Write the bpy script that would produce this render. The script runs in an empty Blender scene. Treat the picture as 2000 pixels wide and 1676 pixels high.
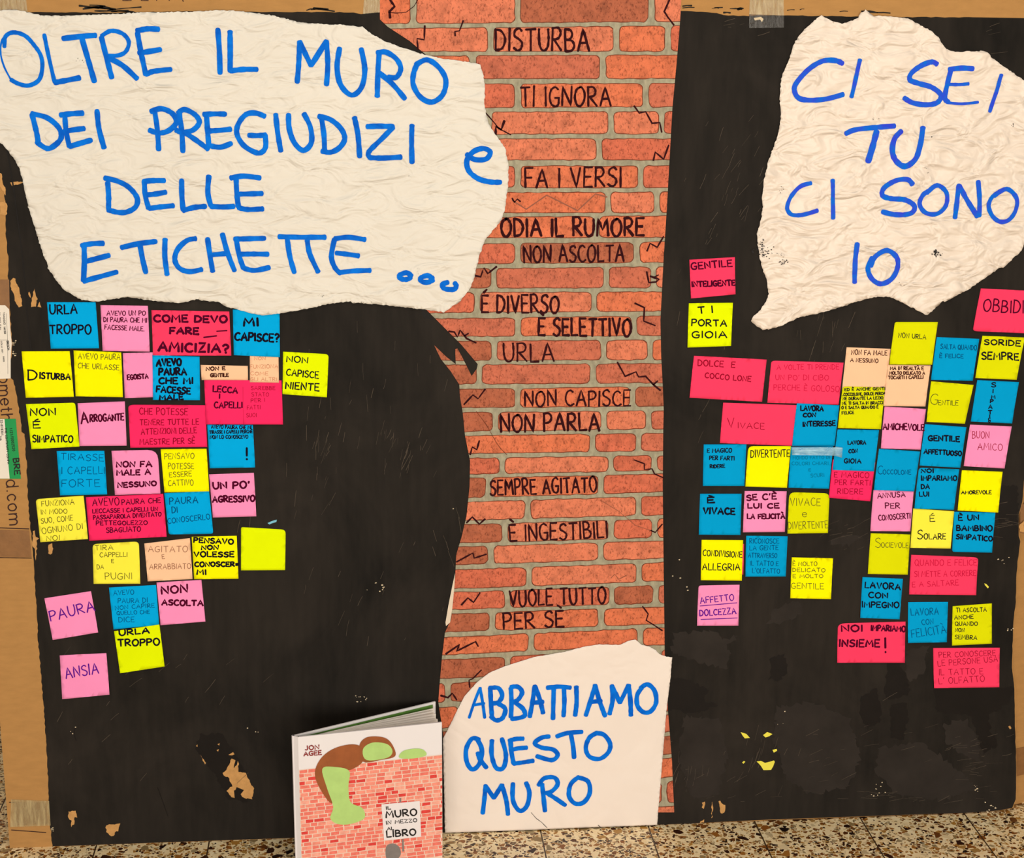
import bpy, math, random
from mathutils import Vector, Matrix, noise
from mathutils.geometry import delaunay_2d_cdt

random.seed(7)
sc = bpy.context.scene
col = sc.collection

# ---------------------------------------------------------------- camera
F, D = 3248.65, 2.7595
PIT, ROL, YAW = -0.2504, -0.0065, -0.0870
CAMZ = 1.4675
RM = (Matrix.Rotation(YAW, 3, 'Z') @ Matrix.Rotation(PIT, 3, 'X') @ Matrix.Rotation(ROL, 3, 'Y'))
CAM = Vector((0, -D, CAMZ))
cd = bpy.data.cameras.new('camera'); cam = bpy.data.objects.new('camera', cd); col.objects.link(cam)
cd.sensor_fit = 'HORIZONTAL'; cd.sensor_width = 36.0; cd.lens = 36.0 * F / 2000.0
cd.clip_start = .05
_r, _u, _b = RM @ Vector((1, 0, 0)), RM @ Vector((0, 0, 1)), RM @ Vector((0, -1, 0))
cam.matrix_world = Matrix(((_r.x, _u.x, _b.x, CAM.x), (_r.y, _u.y, _b.y, CAM.y), (_r.z, _u.z, _b.z, CAM.z), (0, 0, 0, 1)))
sc.camera = cam

# ---------------------------------------------------------------- light
sc.view_settings.view_transform = 'Standard'; sc.view_settings.look = 'None'
sc.view_settings.gamma = 1; sc.view_settings.use_curve_mapping = False
sc.view_settings.exposure = 0.0
w = bpy.data.worlds.new('world'); sc.world = w; w.use_nodes = True
w.node_tree.nodes['Background'].inputs[0].default_value = (1.0, .91, .77, 1)
w.node_tree.nodes['Background'].inputs[1].default_value = 0.36

def area(name, loc, target, size, power, colr):
    l = bpy.data.lights.new(name, 'AREA'); l.energy = power; l.color = colr; l.shape = 'RECTANGLE'
    l.size, l.size_y = size
    o = bpy.data.objects.new(name, l); col.objects.link(o); o.location = loc
    d = Vector(target) - Vector(loc); o.rotation_euler = d.to_track_quat('-Z', 'Y').to_euler()
    return o
area('ceiling_lamp', (.5, -1.9, 3.0), (.3, 0, .5), (1.6, .9), 24, (1, .90, .76))
area('added_front_fill', (.45, -4.2, .75), (.35, 0, .4), (4.0, 1.4), 117, (1, .93, .82))  # added unseen fill behind the camera, evens the light low on the board

# ---------------------------------------------------------------- measuring helpers
def ray(px, py):
    return RM @ Vector(((px - 1000) / F, 1, -(py - 838) / F))
def P(px, py, y=0.0):
    """point of the board plane (x, z) seen at a place of the photograph"""
    v = ray(px, py); t = (y + D) / v.y
    return (v.x * t, CAMZ + v.z * t)
def PH(px, py, h):
    """point at height h above the floor -> (x, y)"""
    v = ray(px, py); t = (h - CAMZ) / v.z
    return (v.x * t, -D + v.y * t)
PXM = 0.000945                      # metres of board per pixel (average)
REG = dict(A=(0, 0), B=(500, 0), C=(1000, 0), D=(1500, 0), E=(0, 400), F=(500, 400), G=(1000, 400), H=(1500, 400),
           I=(0, 800), J=(500, 800), K=(1000, 800), L=(1500, 800), M=(0, 1200), N=(500, 1200), O=(1000, 1200), Q=(1500, 1200))
def Z(r, x, y):
    s = 3.99 if r < 'M' else 3.522
    o = REG[r]
    return (o[0] + x / s, o[1] + y / s)
def ZS(r): return 3.99 if r < 'M' else 3.522

# ---------------------------------------------------------------- materials
def lin(c):
    return tuple(((v / 255) / 12.92 if v <= 10 else ((v / 255 + .055) / 1.055) ** 2.4) for v in c)
MATS = {}
def nodes_of(name):
    m = bpy.data.materials.new(name); m.use_nodes = True
    nt = m.node_tree; return m, nt, nt.nodes['Principled BSDF']
def link(nt, a, b): nt.links.new(a, b)
def tex_noise(nt, scale, detail=4, rough=.55, vec=None, dist=0):
    n = nt.nodes.new('ShaderNodeTexNoise'); n.inputs['Scale'].default_value = scale
    n.inputs['Detail'].default_value = detail; n.inputs['Roughness'].default_value = rough
    n.inputs['Distortion'].default_value = dist
    if vec is not None: link(nt, vec, n.inputs['Vector'])
    return n
def pos(nt, scale=(1, 1, 1), rot=(0, 0, 0)):
    g = nt.nodes.new('ShaderNodeNewGeometry'); mp = nt.nodes.new('ShaderNodeMapping')
    mp.inputs['Scale'].default_value = scale; mp.inputs['Rotation'].default_value = rot
    link(nt, g.outputs['Position'], mp.inputs['Vector']); return mp.outputs['Vector']
def ramp(nt, fac, stops):
    r = nt.nodes.new('ShaderNodeValToRGB'); e = r.color_ramp.elements
    while len(e) < len(stops): e.new(.5)
    for i, (p, c) in enumerate(stops):
        e[i].position = p; e[i].color = (*c, 1)
    link(nt, fac, r.inputs[0]); return r.outputs[0]
def bump(nt, bsdf, h, strength, dist=.002):
    b = nt.nodes.new('ShaderNodeBump'); b.inputs['Strength'].default_value = strength; b.inputs['Distance'].default_value = dist
    link(nt, h, b.inputs['Height']); link(nt, b.outputs[0], bsdf.inputs['Normal'])
def mul(c, k): return tuple(min(1, v * k) for v in c)
def mat(name, rgb, rough=.7, var=.06, scale=40, bmp=0, bscale=300, spec=.3, vecscale=(1, 1, 1), rot=(0, 0, 0), alpha=1, srgb=True):
    if name in MATS: return MATS[name]
    m, nt, b = nodes_of(name)
    c = lin(rgb) if srgb else rgb
    v = pos(nt, vecscale, rot)
    n = tex_noise(nt, scale, 4, .6, v)
    link(nt, ramp(nt, n.outputs['Fac'], [(.3, mul(c, 1 - var)), (.7, mul(c, 1 + var))]), b.inputs['Base Color'])
    b.inputs['Roughness'].default_value = rough; b.inputs['Specular IOR Level'].default_value = spec
    if alpha < 1: b.inputs['Alpha'].default_value = alpha
    if bmp:
        n2 = tex_noise(nt, bscale, 5, .6, v)
        bump(nt, b, n2.outputs['Fac'], bmp)
    MATS[name] = m; return m

def crumple_mat(name, rgb, kind):
    m, nt, b = nodes_of(name)
    c = lin(rgb)
    n = tex_noise(nt, 6, 3, .5, pos(nt))
    link(nt, ramp(nt, n.outputs['Fac'], [(.3, mul(c, .97)), (.7, c)]), b.inputs['Base Color'])
    if kind == 'soft':
        v = pos(nt, (1, 1, 2.2), (0, math.radians(-28), 0))
        n1 = tex_noise(nt, 17, 2.6, .5, v, .9)
        bump(nt, b, n1.outputs['Fac'], .8, .0145)
        b.inputs['Roughness'].default_value = .6; b.inputs['Specular IOR Level'].default_value = .25
    elif kind == 'hard':
        v = pos(nt, (1, 1, 1.7), (0, math.radians(10), 0))
        n1 = tex_noise(nt, 18, 1.8, .45, v, 1.5)
        bump(nt, b, n1.outputs['Fac'], .8, .017)
        b.inputs['Roughness'].default_value = .38; b.inputs['Specular IOR Level'].default_value = .5
    else:
        v = pos(nt, (1, 1, .8), (0, math.radians(25), 0))
        n1 = tex_noise(nt, 9, 3, .5, v, .6)
        bump(nt, b, n1.outputs['Fac'], .7, .012)
        b.inputs['Roughness'].default_value = .55; b.inputs['Specular IOR Level'].default_value = .3
    return m

def brush_mat(name, c1, c2):
    m, nt, b = nodes_of(name)
    n = tex_noise(nt, 45, 4, .6, pos(nt, (1, 1, 1)), .5)
    link(nt, ramp(nt, n.outputs['Fac'], [(.35, lin(c1)), (.65, lin(c2))]), b.inputs['Base Color'])
    b.inputs['Roughness'].default_value = .6; b.inputs['Specular IOR Level'].default_value = .06
    return m

# ---------------------------------------------------------------- object helpers
def tag(o, label=None, cat=None, group=None, kind=None):
    if label: o['label'] = label
    if cat: o['category'] = cat
    if group: o['group'] = group
    if kind: o['kind'] = kind
    return o
def empty(name, loc):
    o = bpy.data.objects.new(name, None); o.location = loc; o.empty_display_size = .05; col.objects.link(o); return o
def wloc(o):
    v = Vector((0, 0, 0))
    while o is not None: v += o.location; o = o.parent
    return v
def mesh(name, verts, faces, mats, parent=None, origin=None, idx=None, solid=0, smooth=False, label=None):
    """verts are world positions; one mesh object, child of parent or with its own origin"""
    base = wloc(parent) if parent else Vector(origin or (0, 0, 0))
    me = bpy.data.meshes.new(name)
    me.from_pydata([tuple(Vector(v) - base) for v in verts], [], faces)
    for m in (mats if isinstance(mats, (list, tuple)) else [mats]): me.materials.append(m)
    if idx: me.polygons.foreach_set('material_index', idx)
    if smooth: me.polygons.foreach_set('use_smooth', [True] * len(me.polygons))
    me.update()
    o = bpy.data.objects.new(name, me); col.objects.link(o)
    if parent: o.parent = parent
    else: o.location = base
    if solid:
        s = o.modifiers.new('thickness', 'SOLIDIFY'); s.thickness = solid; s.offset = -1
    if label: o['label'] = label
    return o
def box(lo, hi, V, Fc):
    k = len(V)
    for x in (lo[0], hi[0]):
        for y in (lo[1], hi[1]):
            for z in (lo[2], hi[2]): V.append((x, y, z))
    for f in ((0, 1, 3, 2), (4, 6, 7, 5), (0, 4, 5, 1), (2, 3, 7, 6), (0, 2, 6, 4), (1, 5, 7, 3)):
        Fc.append(tuple(k + i for i in f))

def ragged(poly, amp, step, closed=True):
    out = []
    n = len(poly)
    for i in range(n if closed else n - 1):
        a, b = poly[i], poly[(i + 1) % n]
        L = math.hypot(b[0] - a[0], b[1] - a[1]); k = max(1, int(L / step))
        for j in range(k):
            t = j / k
            out.append((a[0] + (b[0] - a[0]) * t + random.uniform(-amp, amp), a[1] + (b[1] - a[1]) * t + random.uniform(-amp, amp)))
    if not closed: out.append(poly[-1])
    return out
def smooth_line(pts, sub=5, closed=False):
    n = len(pts); out = []
    if n < 3: return list(pts)
    g = (lambda i: pts[i % n]) if closed else (lambda i: pts[max(0, min(n - 1, i))])
    for i in range(n if closed else n - 1):
        p0, p1, p2, p3 = g(i - 1), g(i), g(i + 1), g(i + 2)
        for j in range(sub):
            t = j / sub
            out.append(tuple(.5 * (2 * p1[k] + (p2[k] - p0[k]) * t + (2 * p0[k] - 5 * p1[k] + 4 * p2[k] - p3[k]) * t * t + (3 * p1[k] - p0[k] - 3 * p2[k] + p3[k]) * t ** 3) for k in (0, 1)))
    if not closed: out.append(tuple(pts[-1]))
    return out
def inside(p, poly):
    c = False; j = len(poly) - 1
    for i in range(len(poly)):
        a, b = poly[i], poly[j]
        if (a[1] > p[1]) != (b[1] > p[1]) and p[0] < (b[0] - a[0]) * (p[1] - a[1]) / (b[1] - a[1]) + a[0]: c = not c
        j = i
    return c

def sheet(name, outline, hfun, mats, spacing=.008, parent=None, inner=(), solid=.0003, label=None):
    """a sheet of paper cut to outline (board x, z); inner = [(polygon, material index)] printed on it; hfun lifts it off the board"""
    vs = [Vector(p) for p in outline]; faces = [list(range(len(vs)))]; fm = [0]
    for poly, mi in inner:
        faces.append(list(range(len(vs), len(vs) + len(poly)))); vs += [Vector(p) for p in poly]; fm.append(mi)
    if spacing:
        xs = [p[0] for p in outline]; zs = [p[1] for p in outline]
        z = min(zs) + spacing * .5; r = 0
        while z < max(zs):
            x = min(xs) + spacing * (.5 if r % 2 else .9)
            while x < max(xs):
                q = (x + random.uniform(-.15, .15) * spacing, z)
                if inside(q, outline): vs.append(Vector(q))
                x += spacing
            z += spacing * .9; r += 1
    n0 = len(outline)
    ov, oe, of, overt, _, orig = delaunay_2d_cdt(vs, [], faces, 0, 1e-7)
    if not inner:                    # keep what lies inside the outline
        grid = [bool(o_) and min(o_) >= n0 for o_ in overt]
        orig = [[0] if any(grid[i] for i in f) or inside((sum(ov[i][0] for i in f) / len(f), sum(ov[i][1] for i in f) / len(f)), outline) else [] for f in of]
    F2, idx = [], []
    for f, og in zip(of, orig):
        if 0 not in og: continue
        a, b, c = (ov[i] for i in f[:3])
        if (b[0] - a[0]) * (c[1] - a[1]) - (b[1] - a[1]) * (c[0] - a[0]) < 0: f = list(reversed(f))
        F2.append(f); idx.append(fm[max(og)])
    V = [(p[0], -hfun(p[0], p[1]), p[1]) for p in ov]
    used = sorted({i for f in F2 for i in f}); rm = {k: i for i, k in enumerate(used)}
    V = [V[i] for i in used]; F2 = [[rm[i] for i in f] for f in F2]
    org = None
    if not parent:
        org = (sum(v[0] for v in V) / len(V), V[0][1], min(v[2] for v in V))
    return mesh(name, V, F2, mats, parent, org, idx, solid, smooth=False if inner else True, label=label)

class Ink:
    """ribbons of ink or paint lying on a surface y = -h(x, z)"""
    def __init__(s, hfun): s.V, s.F, s.h, s.k = [], [], hfun, 0
    def stroke(s, pts, w, jit=.12, taper=.75):
        q = [pts[0]]
        for p in pts[1:]:
            if math.hypot(p[0] - q[-1][0], p[1] - q[-1][1]) > w * .15: q.append(p)
        if len(q) < 2: q = [pts[0], (pts[0][0] + w * .3, pts[0][1])]
        # subdivide so it follows the surface
        q2 = [q[0]]
        for a, b in zip(q, q[1:]):
            k = max(1, int(math.hypot(b[0] - a[0], b[1] - a[1]) / .006))
            for j in range(1, k + 1): q2.append((a[0] + (b[0] - a[0]) * j / k, a[1] + (b[1] - a[1]) * j / k))
        q = q2; n = len(q); s.k += 1; off = (s.k % 11) * 1.5e-5
        L, R = [], []
        for i in range(n):
            a, b = q[max(0, i - 1)], q[min(n - 1, i + 1)]
            dx, dy = b[0] - a[0], b[1] - a[1]; l = math.hypot(dx, dy) or 1; nx, ny = -dy / l, dx / l
            ww = w * .5 * (1 + random.uniform(-jit, jit))
            L.append((q[i][0] + nx * ww, q[i][1] + ny * ww)); R.append((q[i][0] - nx * ww, q[i][1] - ny * ww))
        k0 = len(s.V)
        def add(p):
            s.V.append((p[0], -(s.h(p[0], p[1]) + off), p[1])); return len(s.V) - 1
        li = [add(p) for p in L]; ri = [add(p) for p in R]
        for i in range(n - 1): s.F.append((li[i], ri[i], ri[i + 1], li[i + 1]))
        for e, sgn in ((0, -1), (n - 1, 1)):
            a, b = (q[0], q[1]) if e == 0 else (q[-2], q[-1])
            dx, dy = b[0] - a[0], b[1] - a[1]; l = math.hypot(dx, dy) or 1; dx, dy = dx / l * sgn, dy / l * sgn
            c = q[e]; ids = [li[e]]
            for t in (45, 90, 135):
                ca, sa = math.cos(math.radians(t)), math.sin(math.radians(t)) * taper
                ex = ((L[e][0] - c[0]) * ca + dx * w * .5 * sa, (L[e][1] - c[1]) * ca + dy * w * .5 * sa)
                ids.append(add((c[0] + ex[0], c[1] + ex[1])))
            ids.append(ri[e])
            s.F.append(tuple(ids))
    def done(s, name, m, parent, label=None):
        if s.F: return mesh(name, s.V, s.F, m, parent, label=label)

# ---------------------------------------------------------------- handwriting
G = {}
def g(ch, w, *st): G[ch] = (w, st)
g('A', .78, [(0, 0), (.39, 1), (.78, 0)], [(.14, .36), (.66, .38)])
g('B', .62, [(0, 0), (0, 1)], 'c', [(0, 1), (.36, .97), (.5, .77), (.34, .56), (0, .52)], 'c', [(.04, .53), (.46, .48), (.62, .25), (.42, .03), (0, 0)])
g('C', .66, 'c', [(.64, .88), (.43, 1), (.14, .86), (0, .48), (.12, .13), (.4, 0), (.68, .12)])
g('D', .66, [(0, 0), (0, 1)], 'c', [(-.04, 1), (.38, .93), (.66, .55), (.46, .1), (0, 0)])
g('E', .56, [(.55, 1), (0, 1), (0, 0), (.58, 0)], [(0, .52), (.46, .52)])
g('F', .54, [(.55, 1), (0, 1), (0, 0)], [(0, .5), (.45, .5)])
g('G', .7, 'c', [(.65, .88), (.42, 1), (.12, .85), (0, .48), (.12, .12), (.4, 0), (.64, .1), (.68, .42)], [(.4, .44), (.72, .44)])
g('H', .66, [(0, 0), (0, 1)], [(.66, 0), (.66, 1)], [(0, .5), (.66, .52)])
g('I', .08, [(.04, 0), (.04, 1)])
g('J', .45, 'c', [(.42, 1), (.42, .25), (.25, 0), (.02, .1)])
g('K', .6, [(0, 0), (0, 1)], [(.55, 1), (0, .45), (.6, 0)])
g('L', .52, [(0, 1), (0, 0), (.54, .02)])
g('M', .85, [(0, 0), (.08, 1), (.42, .35), (.76, 1), (.85, 0)])
g('N', .68, [(0, 0), (0, 1), (.66, 0), (.68, 1)])
g('O', .74, 'c', [(.4, 1), (.1, .85), (0, .45), (.18, .06), (.46, 0), (.7, .28), (.72, .68), (.5, .97), (.32, .98)])
g('P', .58, [(0, 0), (0, 1)], 'c', [(-.04, .98), (.38, 1), (.58, .78), (.42, .52), (0, .45)])
g('Q', .78, 'c', [(.4, 1), (.1, .85), (0, .45), (.18, .06), (.46, 0), (.7, .28), (.72, .68), (.5, .97), (.32, .98)], [(.45, .3), (.8, -.08)])
g('R', .64, [(0, 0), (0, 1)], 'c', [(-.04, .98), (.38, 1), (.56, .78), (.42, .54), (0, .47)], [(.12, .48), (.64, 0)])
g('S', .58, 'c', [(.56, .88), (.38, 1), (.1, .9), (.06, .66), (.34, .52), (.58, .34), (.5, .08), (.25, 0), (0, .12)])
g('T', .68, [(0, .98), (.68, 1)], [(.34, .98), (.36, 0)])
g('U', .66, 'c', [(0, 1), (0, .4), (.14, .06), (.38, 0), (.6, .2), (.66, .6), (.64, 1)])
g('V', .68, [(0, 1), (.34, 0), (.68, 1)])
g('W', .95, [(0, 1), (.25, 0), (.48, .7), (.7, 0), (.95, 1)])
g('X', .6, [(0, 1), (.6, 0)], [(.6, 1), (0, 0)])
g('Y', .6, [(0, 1), (.3, .5), (.6, 1)], [(.3, .5), (.3, 0)])
g('Z', .62, [(.02, 1), (.6, 1), (0, 0), (.62, .02)])
g('!', .12, [(.06, 1), (.06, .32)], [(.06, .06), (.07, 0)])
g('?', .5, 'c', [(0, .82), (.22, 1), (.48, .84), (.42, .58), (.22, .45), (.22, .25)], [(.22, .04), (.23, 0)])
g('.', .1, [(.04, .04), (.06, 0)])
g(',', .12, [(.08, .06), (.02, -.16)])
g("'", .12, [(.09, 1.05), (.03, .8)])
g('/', .4, [(.4, 1.05), (0, -.05)])
g('=', .4, [(0, .55), (.4, .55)], [(0, .25), (.4, .25)])
g('-', .4, [(0, .45), (.4, .45)])
for d, st in {'0': ['c', [(.25, 1), (0, .5), (.25, 0), (.5, .5), (.25, 1)]], '1': [[(.1, .8), (.3, 1), (.3, 0)]], '2': ['c', [(0, .8), (.25, 1), (.48, .75), (.1, .2), (0, 0), (.5, 0)]],
              '3': ['c', [(0, .9), (.4, .95), (.35, .55), (.15, .52), (.45, .4), (.4, .05), (0, .06)]], '4': [[(.4, 0), (.4, 1), (0, .3), (.5, .3)]],
              '5': ['c', [(.45, 1), (.05, 1), (.03, .55), (.4, .55), (.45, .2), (.25, 0), (0, .08)]], '6': ['c', [(.4, 1), (.05, .5), (.1, .05), (.42, .1), (.4, .45), (.06, .42)]],
              '7': [[(0, 1), (.5, 1), (.15, 0)]], '8': ['c', [(.25, .55), (.05, .8), (.25, 1), (.45, .8), (.02, .2), (.25, 0), (.48, .2), (.25, .55)]], '9': ['c', [(.45, .6), (.1, .55), (.1, .95), (.42, .95), (.45, .5), (.3, 0)]]}.items(): g(d, .5, *st)
# lower case print
g('o', .62, 'c', [(.31, .68), (.06, .55), (.02, .3), (.15, .04), (.4, .01), (.58, .2), (.58, .5), (.4, .67), (.28, .68)])
g('m', .95, [(0, 0), (0, .66)], 'c', [(0, .42), (.12, .62), (.32, .64), (.45, .45), (.45, 0)], 'c', [(.45, .42), (.57, .62), (.77, .64), (.92, .45), (.92, 0)])
g('e', .6, 'c', [(.02, .36), (.56, .36), (.52, .58), (.3, .68), (.06, .54), (.02, .28), (.16, .04), (.38, 0), (.56, .14)])
g('t', .36, [(.14, .95), (.14, .1), (.22, 0), (.34, .02)], [(-.04, .66), (.32, .66)])
g('h', .56, [(0, 0), (0, 1)], 'c', [(0, .4), (.14, .62), (.36, .66), (.54, .48), (.54, 0)])
g('d', .62, 'c', [(.58, .5), (.4, .67), (.18, .66), (.03, .45), (.05, .2), (.2, .02), (.42, .02), (.58, .18)], [(.59, 1), (.59, 0)])
g('c', .55, 'c', [(.52, .56), (.3, .68), (.08, .56), (.02, .32), (.14, .06), (.34, 0), (.53, .12)])
ACC = {'É': ('E', 1), 'È': ('E', 0), 'À': ('A', 0), 'Ù': ('U', 0)}
def text(ink, s, p0, p1, h, w, P2, jitter=.06, thick_jit=.1, shear=0):
    """write s along the baseline p0 -> p1 (photograph pixels), h pixels tall, pen w pixels wide"""
    chars = []; x = 0
    for ch in s:
        if ch == ' ': x += .55; continue
        base = ACC[ch][0] if ch in ACC else ch
        wd, st = G[base]; chars.append((x, ch, base)); x += wd + .26
    tot = max(x - .26, .05)
    dx, dy = p1[0] - p0[0], p1[1] - p0[1]; L = math.hypot(dx, dy)
    ux, uy = (dx / L, dy / L) if L > 1e-6 else (1, 0); vx, vy = uy, -ux
    sx = (L / tot) if len(s) > 1 else h
    if len(chars) == 1: sx = L / max(G[chars[0][2]][0], .3) if L > .8 else h
    for x0, ch, base in chars:
        wd, st = G[base]
        js, jr, jy = 1 + random.uniform(-jitter, jitter), random.uniform(-jitter, jitter) * .9, random.uniform(-jitter, jitter) * .6
        lst = []; sm = False
        for it in st:
            if it == 'c': sm = True; continue
            lst.append((smooth_line(it, 4) if sm else it)); sm = False
        if ch in ACC:
            lst = list(lst) + [[(.15, 1.18), (.42, 1.36)] if ACC[ch][1] else [(.12, 1.36), (.4, 1.18)]]
        for pl in lst:
            q = []
            for (a, b) in pl:
                b2 = b * js + jy; a2 = x0 + a + (b2 - .5) * (shear + jr) * h / sx
                q.append(P2(p0[0] + ux * a2 * sx + vx * b2 * h, p0[1] + uy * a2 * sx + vy * b2 * h))
            ink.stroke(q, w * PXM, thick_jit)

# ================================================================ SETTING
def terrazzo():
    m, nt, b = nodes_of('terrazzo_tiles')
    v = pos(nt)
    base = tex_noise(nt, 60, 3, .6, v)
    c0 = ramp(nt, base.outputs['Fac'], [(.35, lin((246, 216, 164))), (.65, lin((255, 238, 198)))])
    prev = c0
    for sc_, thr, sel in ((100, .09, .5), (170, .10, .5), (62, .10, .14)):
        vd = nt.nodes.new('ShaderNodeTexVoronoi'); vd.feature = 'DISTANCE_TO_EDGE'; vd.inputs['Scale'].default_value = sc_; link(nt, v, vd.inputs['Vector'])
        vc = nt.nodes.new('ShaderNodeTexVoronoi'); vc.inputs['Scale'].default_value = sc_; link(nt, v, vc.inputs['Vector'])
        sep = nt.nodes.new('ShaderNodeSeparateColor'); link(nt, vc.outputs['Color'], sep.inputs[0])
        gt = nt.nodes.new('ShaderNodeMath'); gt.operation = 'GREATER_THAN'; gt.inputs[1].default_value = thr; link(nt, vd.outputs['Distance'], gt.inputs[0])
        lt = nt.nodes.new('ShaderNodeMath'); lt.operation = 'LESS_THAN'; lt.inputs[1].default_value = sel; link(nt, sep.outputs[0], lt.inputs[0])
        ml = nt.nodes.new('ShaderNodeMath'); ml.operation = 'MULTIPLY'; link(nt, gt.outputs[0], ml.inputs[0]); link(nt, lt.outputs[0], ml.inputs[1])
        cc = ramp(nt, sep.outputs[1], [(0, lin((26, 14, 12))), (.2, lin((64, 30, 14))), (.4, lin((150, 90, 32))), (.58, lin((182, 134, 62))), (.78, lin((140, 120, 84))), (1, lin((252, 228, 182)))])
        mx = nt.nodes.new('ShaderNodeMix'); mx.data_type = 'RGBA'
        link(nt, ml.outputs[0], mx.inputs[0]); link(nt, prev, mx.inputs[6]); link(nt, cc, mx.inputs[7]); prev = mx.outputs[2]
    # joints every 20 cm
    g_ = nt.nodes.new('ShaderNodeNewGeometry'); sp = nt.nodes.new('ShaderNodeSeparateXYZ'); link(nt, g_.outputs['Position'], sp.inputs[0])
    x0 = P(1055, 1623)[0]
    lines = []
    for out, off in ((0, x0), (1, -.17)):
        a = nt.nodes.new('ShaderNodeMath'); a.operation = 'SUBTRACT'; a.inputs[1].default_value = off - 20.0; link(nt, sp.outputs[out], a.inputs[0])
        md = nt.nodes.new('ShaderNodeMath'); md.operation = 'MODULO'; md.inputs[1].default_value = .2; link(nt, a.outputs[0], md.inputs[0])
        s_ = nt.nodes.new('ShaderNodeMath'); s_.operation = 'SUBTRACT'; s_.inputs[1].default_value = .1; link(nt, md.outputs[0], s_.inputs[0])
        ab = nt.nodes.new('ShaderNodeMath'); ab.operation = 'ABSOLUTE'; link(nt, s_.outputs[0], ab.inputs[0])
        gt = nt.nodes.new('ShaderNodeMath'); gt.operation = 'GREATER_THAN'; gt.inputs[1].default_value = .0987; link(nt, ab.outputs[0], gt.inputs[0])
        lines.append(gt)
    mxm = nt.nodes.new('ShaderNodeMath'); mxm.operation = 'MAXIMUM'; link(nt, lines[0].outputs[0], mxm.inputs[0]); link(nt, lines[1].outputs[0], mxm.inputs[1])
    mx = nt.nodes.new('ShaderNodeMix'); mx.data_type = 'RGBA'; link(nt, mxm.outputs[0], mx.inputs[0]); link(nt, prev, mx.inputs[6]); mx.inputs[7].default_value = (*lin((70, 52, 34)), 1)
    link(nt, mx.outputs[2], b.inputs['Base Color'])
    b.inputs['Roughness'].default_value = .35; b.inputs['Specular IOR Level'].default_value = .3
    return m
V, Fc = [], []; box((-3, -3.6, -.03), (3.4, .62, 0), V, Fc)
tag(mesh('floor', V, Fc, terrazzo(), origin=(0, 0, 0)), kind='structure')
V, Fc = [], []; box((-3, .62, -.03), (3.4, .72, 3.0), V, Fc)
tag(mesh('wall_back', V, Fc, mat('plaster', (206, 196, 178), .8, .03, 8)), kind='structure')
V, Fc = [], []; box((-3, .605, 0), (3.4, .62, .09), V, Fc)
tag(mesh('baseboard_back', V, Fc, mat('marble_skirting', (120, 98, 78), .4, .25, 40)), kind='structure')

# ================================================================ CARTON painted black
M_CARD = mat('cardboard', (178, 133, 80), .85, .07, 30, .12, 400, .1, (1, 1, 3))
M_CARDR = MATS['cardboard']
M_TORN = mat('bare_cardboard', (196, 148, 92), .9, .12, 90, .3, 500, .1)
M_KRAFT = mat('brown_tape', (138, 96, 56), .45, .12, 60, .1, 200, .3)
def black_mat():
    m, nt, b = nodes_of('black_paint')
    n = tex_noise(nt, 5, 5, .6, pos(nt, (1, 1, .6)), .8)
    n2 = tex_noise(nt, 60, 3, .6, pos(nt, (1, 1, .15)))
    mx = nt.nodes.new('ShaderNodeMath'); mx.operation = 'MULTIPLY_ADD'; mx.inputs[1].default_value = .35
    link(nt, n2.outputs['Fac'], mx.inputs[0]); link(nt, n.outputs['Fac'], mx.inputs[2])
    link(nt, ramp(nt, mx.outputs[0], [(.45, lin((26, 24, 22))), (.9, lin((47, 42, 38)))]), b.inputs['Base Color'])
    b.inputs['Roughness'].default_value = .62; b.inputs['Specular IOR Level'].default_value = .06
    bump(nt, b, n2.outputs['Fac'], .15, .001)
    return m
M_BLACK = black_mat()

ZTOP = 1.60
paint_left = [(-30, 330), (0, 338), (5, 350), (9, 384), (14, 407), (11, 430), (11.5, 462), (16, 500), (16, 545), (19, 568), (20, 620), (24, 666), (21, 709), (21, 738), (27, 743),
              (34, 780), (40, 817), (43, 843), (48, 847), (52, 907), (54, 961), (57, 1006), (60, 1035), (65, 1078), (70, 1165), (75, 1257), (85, 1370), (91, 1455), (95, 1555), (98, 1612), (103, 1654)]
paint_bottom = [(298, 1650.5), (412, 1646.5), (585, 1639), (869, 1627), (1341, 1608.5), (1500, 1601), (1699, 1594), (1898, 1587), (1951, 1583), (1977, 1578)]
paint_right = [(1984, 1561), (1985, 1540), (1984, 1469), (1981.6, 1398), (1981.6, 1346), (1976, 1303), (1977, 1280), (1979, 1214), (1984, 1176), (1985, 1119), (1989, 1085), (1993, 1057), (1990, 1047),
               (1989, 1033), (1990, 1004), (1997, 980), (2001, 930), (2012, 700), (2040, 36)]
paint_top = [(1900, 34), (1700, 33), (1530, 30), (1463, 31), (1412, 30), (1400, 25), (1330, 21), (1300, 24), (1000, 24), (742, 24), (705, 27), (690, 24), (500, 23), (430, 22), (300, 23), (213, 25), (120, 24), (60, 24), (54, 23), (-30, 20)]
xl = P(18, 1640)[0]
front = [(xl, 0.0), *[P(*p) for p in ((585, 1639), (1341, 1608.5), (1898, 1587), (1951, 1583.5), (1978, 1579))], *[P(p[0] + .8, p[1]) for p in paint_right[:-1]], (P(2012, 700)[0] + .02, ZTOP), (xl - .004, ZTOP)]
front = [(p[0], max(0.0, p[1])) for p in front]
carton = empty('cardboard_carton', (.25, .06, 0))
tag(carton, 'large flat cardboard carton standing upright, its front painted black behind all the papers', 'cardboard box')
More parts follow.
